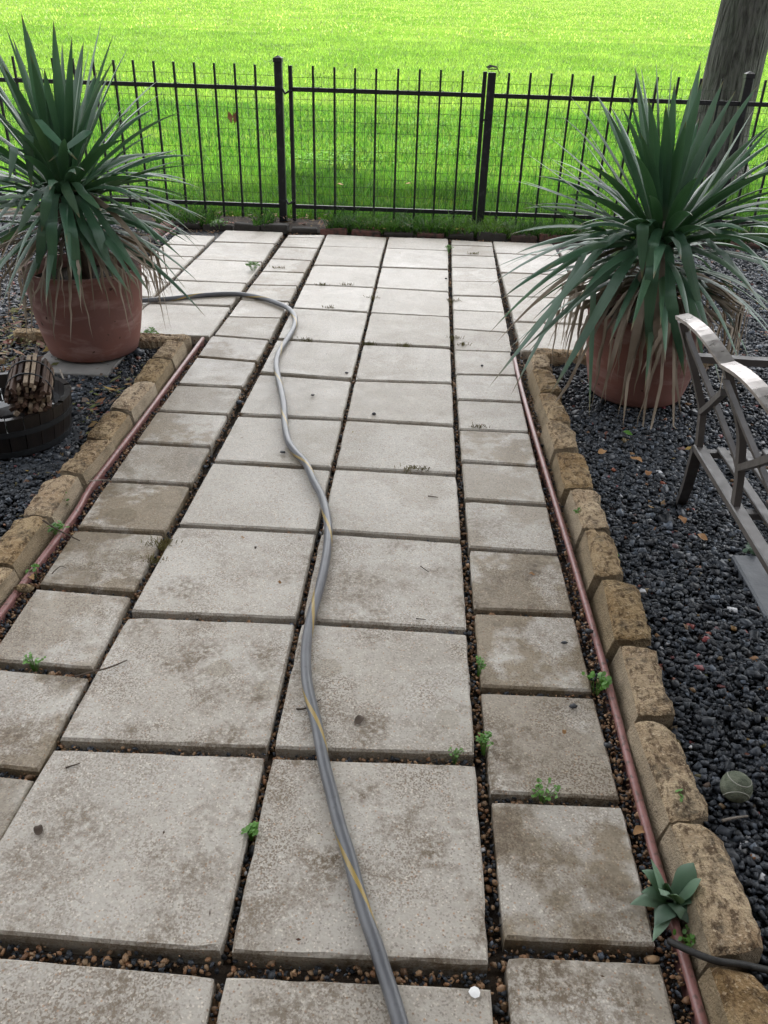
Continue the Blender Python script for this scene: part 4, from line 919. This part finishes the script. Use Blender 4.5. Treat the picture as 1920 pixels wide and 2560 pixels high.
def dry_leaf(px, py, L, label, z=.004, mat='dry', group='fallen leaves on the path', ang=None):
    g = G(px, py, z); a = random.uniform(0, 6.28) if ang is None else ang; d = Vector((math.cos(a), math.sin(a), 0)); V = []
    for i in range(7):
        u = i/6; w = L*.30*math.sin(math.pi*min(1, u*.93+.05))**.8; s = Vector((-d.y, d.x, 0)); c = g+d*(u-.5)*L+Vector((0, 0, .004*math.sin(u*6)+.006*u))
        V += [c+s*w+Vector((0, 0, w*.35)), c, c-s*w+Vector((0, 0, w*.35))]
    F = [q for i in range(6) for q in ((i*3, i*3+1, i*3+4, i*3+3), (i*3+1, i*3+2, i*3+5, i*3+4))]
    return tag(link('dry_leaf', mesh('dry_leaf', V, F, True), MT[mat]), label, 'leaf', group)
dry_leaf(898, 1803, .035, 'dark curled leaf on the wide slab right of the hose', mat='twig')
dry_leaf(97, 2078, .03, 'brown curled leaf on the large near left slab', mat='twig')
dry_leaf(76, 1443, .035, 'orange brown leaf at the left edging strip')
dry_leaf(607, 1346, .014, 'tiny tan leaf on a left wide slab')
dry_leaf(699, 1458, .016, 'small tan leaf left of the hose bend')
dry_leaf(639, 1371, .012, 'tiny dark red leaf left of the hose', mat='twig')
dry_leaf(1330, 1437, .02, 'orange leaf scrap on a right narrow slab')
dry_leaf(1600, 2078, .035, 'brown folded leaf on the right edging strip')
dry_leaf(1410, 1832, .016, 'tan round leaf on a near right narrow slab')
dry_leaf(1175, 1712, .014, 'tiny red brown leaf at the corner of a wide slab', mat='twig')
dry_leaf(1705, 1300, .045, 'pale curled leaf in the gravel right of the stone blocks', .02, group='fallen leaves on the gravel')
dry_leaf(1755, 1345, .045, 'reddish leaf in the gravel below the bench', .02, group='fallen leaves on the gravel')
dry_leaf(1505, 1132, .05, 'tan leaf in the gravel left of the hanging dead leaves', .02, group='fallen leaves on the gravel')
dry_leaf(1590, 1150, .05, 'brown leaf in the gravel under the right pot', .02, group='fallen leaves on the gravel')
dry_leaf(1620, 1185, .04, 'tan leaf in the gravel just left of the bench leg', .02, group='fallen leaves on the gravel')
dry_leaf(1568, 1085, .05, 'yellow green leaf in the gravel at the right pot foot', .02, 'weed', 'fallen leaves on the gravel')
gl = GY(582, 290, FY+.01); 
mb = MB()
for sgn in (-1, 1, .3):
    k0 = len(mb.v); mb.v += [gl, gl+Vector((.03*sgn, -.008, .035)), gl+Vector((.045*sgn, .004, -.01)), gl+Vector((.012*sgn, 0, -.055))]; mb.f.append((k0, k0+1, k0+2, k0+3))
tag(mb.build('dry_leaf', MT['dry']), 'curled brown leaf caught in the fence wire left of the gate', 'leaf')
for px, py, lab in ((850, 462, 'rust brown leaf on the lawn behind the gate, left of its middle'), (1022, 460, 'dark red leaf on the lawn behind the gate, right of its middle')):
    g = G(px, py, .1); dry_leaf(px, py, .07, lab, .09, group='leaves on the lawn')
g = G(1186, 2484); mb = MB(); mb.v = [(g.x+.0105*math.cos(i*.7854)*random.uniform(.8, 1.1), g.y+.0105*math.sin(i*.7854), .0045) for i in range(8)]+[(g.x, g.y, .006)]; mb.f = [(i, (i+1) % 8, 8) for i in range(8)]
tag(mb.build('paint_spot', MT['white']), 'small white paint spot on the near right wide slab', 'paint spot')
# leaf litter : too many scraps to count
def litter(name, n, fn, size, cols, label):
    V = []; F = []; Cc = []
    for i in range(n):
        x, y, z = fn(); L = size*random.lognormvariate(0, .4); a = random.uniform(0, 6.28); w = L*random.uniform(.18, .45)
        d = Vector((math.cos(a), math.sin(a), random.uniform(-.25, .25))); s = Vector((-d.y, d.x, random.uniform(-.4, .4))); c = Vector((x, y, z)); b = len(V)
        V += [c-d*L/2, c-s*w*.5, c+d*L/2+Vector((0, 0, L*.15)), c+s*w*.5+Vector((0, 0, w*.3))]; F.append((b, b+1, b+2, b+3))
        q = random.choice(cols); f_ = random.uniform(.6, 1.2); Cc += [[q[0]*f_, q[1]*f_, q[2]*f_]]*4
    o = link(name, np_mesh(name, np.array([tuple(v) for v in V]), np.array(F), np.array(Cc)), MT['litter']); return tag(o, label, 'litter', kind='stuff')
brown = [(.20, .10, .045), (.26, .17, .08), (.13, .055, .03), (.30, .21, .06), (.10, .06, .035), (.16, .05, .03)]
def rb():
    y = random.uniform(.5, 6.4); x = random.uniform(.95, 1.2+.42*y)
    while y > 3.9 and x < 1.6: x = random.uniform(1.0, 1.2+.42*y)
    return x, y, random.uniform(.006, .02)
litter('leaf_litter', 150, rb, .020, brown, 'small brown leaf scraps scattered over the right gravel')
olive = brown+[(.13, .13, .04), (.17, .16, .05), (.10, .12, .03)]*2
def lb():
    y = random.uniform(1.6, 6.4); x = -random.uniform(.98, 1.0+.5*y)
    while y > 3.9 and x > -1.62: x = -random.uniform(1.0, 1.0+.5*y)
    return x, y, random.uniform(.006, .02)
def lb2(): return random.gauss(-1.85, .22), random.gauss(3.75, .35), random.uniform(.006, .025)
def lb3(): return random.gauss(-1.02, .06), random.gauss(3.2, .22), random.uniform(.006, .02)
litter('leaf_litter', 420, lb, .026, olive, 'small brown and olive scraps scattered over the left gravel')
litter('leaf_litter', 1100, lb2, .035, olive, 'mat of dry moss and clippings left of the left pot')
litter('leaf_litter', 90, lb3, .028, olive, 'olive moss scraps on the gravel between tub and left blocks')
litter('leaf_litter', 260, lambda: (random.uniform(-1.6, 1.6), random.uniform(.8, 6.5), .002), .007, brown, 'fine brown crumbs scattered over the slabs')
litter('leaf_litter', 900, lambda: (random.uniform(-2.4, 2.6), random.uniform(6.63, 7.06), random.uniform(.005, .06)), .035, brown, 'dead leaf scraps along the brick row under the fence')

# ------------------------------------------------------------------ grass blades
def blades(name, P, h, w, lean, c0, c1, label):
    n = len(P); a = rng.uniform(0, 2*np.pi, n); d = np.stack([np.cos(a), np.sin(a), 0*a], 1)
    fa = rng.uniform(0, 2*np.pi, n); s = np.stack([np.cos(fa), np.sin(fa), 0*a], 1)
    H = h*rng.lognormal(0, .28, n); Wd = w*rng.uniform(.7, 1.3, n); Ln = H*rng.uniform(.15, lean, n); up = np.array([0, 0, 1.0])
    b0 = P-s*Wd[:, None]/2; b1 = P+s*Wd[:, None]/2; mid = P+up*(H*.6)[:, None]+d*(Ln*.35)[:, None]
    m0 = mid-s*(Wd*.42)[:, None]; m1 = mid+s*(Wd*.42)[:, None]; tip = P+up*H[:, None]+d*Ln[:, None]
    V = np.stack([b0, b1, m1, m0, tip], 1).reshape(-1, 3); i = np.arange(n)[:, None]*5
    F = np.concatenate([i+np.array([[0, 1, 2]]), i+np.array([[0, 2, 3]]), i+np.array([[3, 2, 4]])], 0)
    t = rng.random((n, 1)); c = np.array([c0])*(1-t)+np.array([c1])*t; c = c*rng.uniform(.6, 1.3, (n, 1)); cl = np.array([noise.noise((a*.9, b*.6, 7.0))+.6*noise.noise((a*3.1, b*2.3, 2.0)) for a, b in P[:, :2]])[:, None]; c = c*np.clip(1+(.7 if P[:, 1].mean() < 12 else .4)*cl, .45, 1.6)*np.array([[1, 1, 1]])+np.clip(cl, 0, 1)*np.array([[.03, .012, .006]])
    o = link(name, np_mesh(name, V, F, np.repeat(c, 5, 0)), MT['grass']); return tag(o, label, 'grass', kind='stuff')
def lz(x, y): return np.array([lawn_z(a, b) for a, b in zip(x, y)])
def field(y0, y1, dens, xm):
    n = int(dens*(y1-y0)*2*xm); x = rng.uniform(-xm, xm, n)+.15; y = rng.uniform(y0, y1, n)
    keep = np.abs(x-.1) < .47*y+.9
    cl = np.array([noise.noise((a*1.7, b*1.7, 3.0)) for a, b in zip(x, y)]); keep &= rng.random(n) < .72+cl*.6
    x, y = x[keep], y[keep]; return np.c_[x, y, lz(x, y)-.004]
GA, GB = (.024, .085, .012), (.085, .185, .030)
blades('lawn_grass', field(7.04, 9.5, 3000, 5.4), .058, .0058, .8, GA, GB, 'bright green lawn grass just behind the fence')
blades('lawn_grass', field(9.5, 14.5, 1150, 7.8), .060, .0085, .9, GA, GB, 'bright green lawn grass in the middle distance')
blades('lawn_grass', field(14.5, 30, 230, 15), .058, .016, 1.0, (.085, .165, .026), (.175, .255, .062), 'yellowish green lawn grass far behind the fence, with sun glare put into its colour')  # far blades yellower, and lightened to paint the washed-out sunlight
blades('lawn_grass', field(30, 95, 30, 45), .06, .036, 1.0, (.16, .22, .060), (.26, .30, .12), 'yellowish green lawn grass at the far end of the field, with sun glare put into its colour')  # palest blades, sun glare painted into the colour
n = 9000; x = rng.uniform(-2.6, 3.4, n); y = 6.64+np.abs(rng.normal(0, .16, n)); den = np.array([noise.noise((a*2.2, 5, 1.0)) for a in x]); kp = (den+.40*np.tanh((x-.1)*2)) > -.36
blades('fence_grass', np.c_[x, y, np.full(n, .0)][kp], .085, .0075, 1.6, (.018, .055, .010), (.05, .12, .018), 'dark green grass tufts along the fence foot')
# clover patches catching the light in the lawn
n = 2600; cx_ = rng.normal(0, 1, n); V = MB()
pts = []
for (px, py, sx, sy) in ((900, 395, .42, .35), (1100, 330, .55, .35), (1150, 380, .4, .25), (1330, 350, .3, .3), (800, 400, .2, .2), (1890, 380, .3, .3)):
    g = G(px, py, .08)
    for _ in range(230): pts.append((g.x+random.gauss(0, sx), g.y+random.gauss(0, sy)))
for (x, y) in pts:
    if y < 7.1: continue
    round_leaf(V, Vector((x, y, lawn_z(x, y)+random.uniform(.035, .07))), Vector((random.uniform(-.6, .6), random.uniform(-.6, .6), 1)), random.uniform(.009, .017), 5)
tag(V.build('clover_patch', MT['clover']), 'pale clover leaves mixed in the lawn behind the gate', 'clover', kind='stuff')

# ------------------------------------------------------------------ tree at the right : trunk in view, unseen crown overhead shaped to shade the patio
TX, TY = 3.41, 9.95
tree = empty('shade_tree', (TX, TY, lawn_z(TX, TY)), 'thick grey barked tree trunk on the lawn behind the right yucca', 'tree')
V = []; F = []; n = 40; zs = [-.1, 0, .06, .15, .3, .5, .8, 1.2, 1.7, 2.3, 3.0, 3.8, 4.6, 5.4]
z0 = lawn_z(TX, TY)
for i, z in enumerate(zs):
    r = .300-.016*z+.16*math.exp(-z/.16); lx = .02*z
    for q in range(n):
        a = 2*math.pi*q/n; rr = r*(1+.035*math.sin(3*a+z*.4)+.03*math.sin(5*a+1)*math.exp(-z)+.02*noise.noise((math.cos(a)*3, math.sin(a)*3, z*2)))
        V.append((lx+rr*math.cos(a), rr*math.sin(a), z))
for i in range(len(zs)-1):
    for q in range(n): F.append((i*n+q, i*n+(q+1) % n, (i+1)*n+(q+1) % n, (i+1)*n+q))
o = link('trunk', mesh('trunk', V, F, True), MT['bark'], tree); o.location = (TX, TY, z0)
CC = Vector((1.2, 6.95, 7.2)); RX, RY, RZ = 6.6, 6.1, 2.0
top = Vector((TX+.1, TY, z0+5.2))
for i in range(9):
    a = i*2*math.pi/9+.3; e = CC+Vector((RX*.75*math.cos(a), RY*.75*math.sin(a), RZ*random.uniform(-.2, .6))); m = top.lerp(e, .5)+Vector((0, 0, .5))
    mb = MB(); P = catmull([top-Vector((0, 0, .5)), top.lerp(m, .5)+Vector((0, 0, .2)), m, e], 4); mb.tube(P, [.15*(1-.85*j/len(P)) for j in range(len(P))], 8); mb.build('limb', MT['bark'], tree, True)
nl = 32000; u = rng.normal(0, 1, (nl, 3)); u /= np.linalg.norm(u, axis=1)[:, None]; rad = rng.uniform(.25, 1, nl)**.5
clump = np.array([noise.noise((a*2.2, b*2.2, c_*2.2)) for a, b, c_ in u]); rad *= .92+.25*clump
Pc = np.array(CC)+u*rad[:, None]*np.array([RX, RY, RZ])
t1 = rng.normal(0, 1, (nl, 3)); t1 /= np.linalg.norm(t1, axis=1)[:, None]; t2 = np.cross(t1, rng.normal(0, 1, (nl, 3))); t2 /= np.linalg.norm(t2, axis=1)[:, None]
sz = rng.uniform(.16, .30, (nl, 1)); V = np.stack([Pc-t1*sz, Pc-t2*sz*.5, Pc+t1*sz, Pc+t2*sz*.5], 1).reshape(-1, 3)
F = np.arange(nl*4).reshape(-1, 4)
link('crown', np_mesh('crown', V, F), MT['tree_leaf'], tree)
# shrub seen at the right picture edge behind the trunk
sh = empty('shrub', (9.2, 17.5, lawn_z(9.2, 17.5)), 'dark green shrub at the right edge behind the tree trunk', 'shrub')
nl = 2600; u = rng.normal(0, 1, (nl, 3)); u /= np.linalg.norm(u, axis=1)[:, None]; Pc = np.array([9.2, 17.5, lawn_z(9.2, 17.5)+.55])+u*(rng.random((nl, 1))**.4)*np.array([.75, .75, .6])
t1 = rng.normal(0, 1, (nl, 3)); t1 /= np.linalg.norm(t1, axis=1)[:, None]; t2 = np.cross(t1, rng.normal(0, 1, (nl, 3))); t2 /= np.linalg.norm(t2, axis=1)[:, None]
V = np.stack([Pc-t1*.06, Pc-t2*.03, Pc+t1*.06, Pc+t2*.03], 1).reshape(-1, 3); link('foliage', np_mesh('foliage', V, np.arange(nl*4).reshape(-1, 4)), MT['tree_leaf'], sh)
mb = MB(); mb.tube([(9.2, 17.5, lawn_z(9.2, 17.5)-.02), (9.2, 17.5, lawn_z(9.2, 17.5)+.6)], .04, 6); mb.build('stem', MT['bark'], sh)

# ------------------------------------------------------------------ unseen building added behind the camera : wall, eaves and porch block light there
hw = N('brown_brick_wall', .85, .3); p = hw.pos(); hw.col(hw.mix(hw.noise(p, 3, 4), (.10, .065, .05), (.15, .10, .08))).bump(hw.noise(p, 60, 4), .3, .003)
hr = N('grey_shingle', .9, .2); p = hr.pos(); hr.col(hr.mix(hr.noise(p, 18, 4), (.06, .058, .055), (.11, .105, .10))).bump(hr.noise(p, 30, 4), .5, .01)
hd = N('white_door_paint', .5, .4); hd.col((.55, .54, .5)); hg = N('dark_window_glass', .08, .5); hg.col((.02, .022, .025))
hs_ = empty('added_house', (0, -3, 0), 'unseen brown building with grey roof and covered porch, added to shade the near end of the path', 'added_house')
mb = MB(); mb.box((0, -3.6, 2.6), (15, 3.6, 5.4)); mb.build('wall', hw.m, hs_)
mb = MB(); mb.v = [(-8, -1.0, 5.22), (8, -1.0, 5.22), (8, -3.6, 6.9), (-8, -3.6, 6.9), (8, -6.2, 5.22), (-8, -6.2, 5.22), (-8, -1.0, 5.1), (8, -1.0, 5.1), (8, -6.2, 5.1), (-8, -6.2, 5.1)]
mb.f = [(0, 1, 2, 3), (3, 2, 4, 5), (6, 7, 1, 0), (7, 8, 4, 2, 1), (9, 6, 0, 3, 5), (9, 8, 7, 6), (8, 9, 5, 4)]; mb.build('roof', hr.m, hs_)
mb = MB(); mb.box((.1, -1.79, 1.0), (.95, .04, 2.05)); mb.build('door', hd.m, hs_)
for xx in (-3, 3.2):
    mb = MB(); mb.box((xx, -1.79, 1.45), (1.5, .05, 1.2)); w_ = mb.build('window', hd.m, hs_); mb = MB(); mb.box((xx, -1.775, 1.45), (1.36, .04, 1.06)); mb.build('pane', hg.m, w_)
mb = MB(); mb.box((0, -.72, 2.66), (9, 2.2, .12)); mb.build('porch_roof', hr.m, hs_)
for xx in (-4.2, -1.9, 2.3, 4.2):
    mb = MB(); mb.box((xx, .22, 1.28), (.12, .12, 2.62)); mb.build('porch_post', hd.m, hs_)
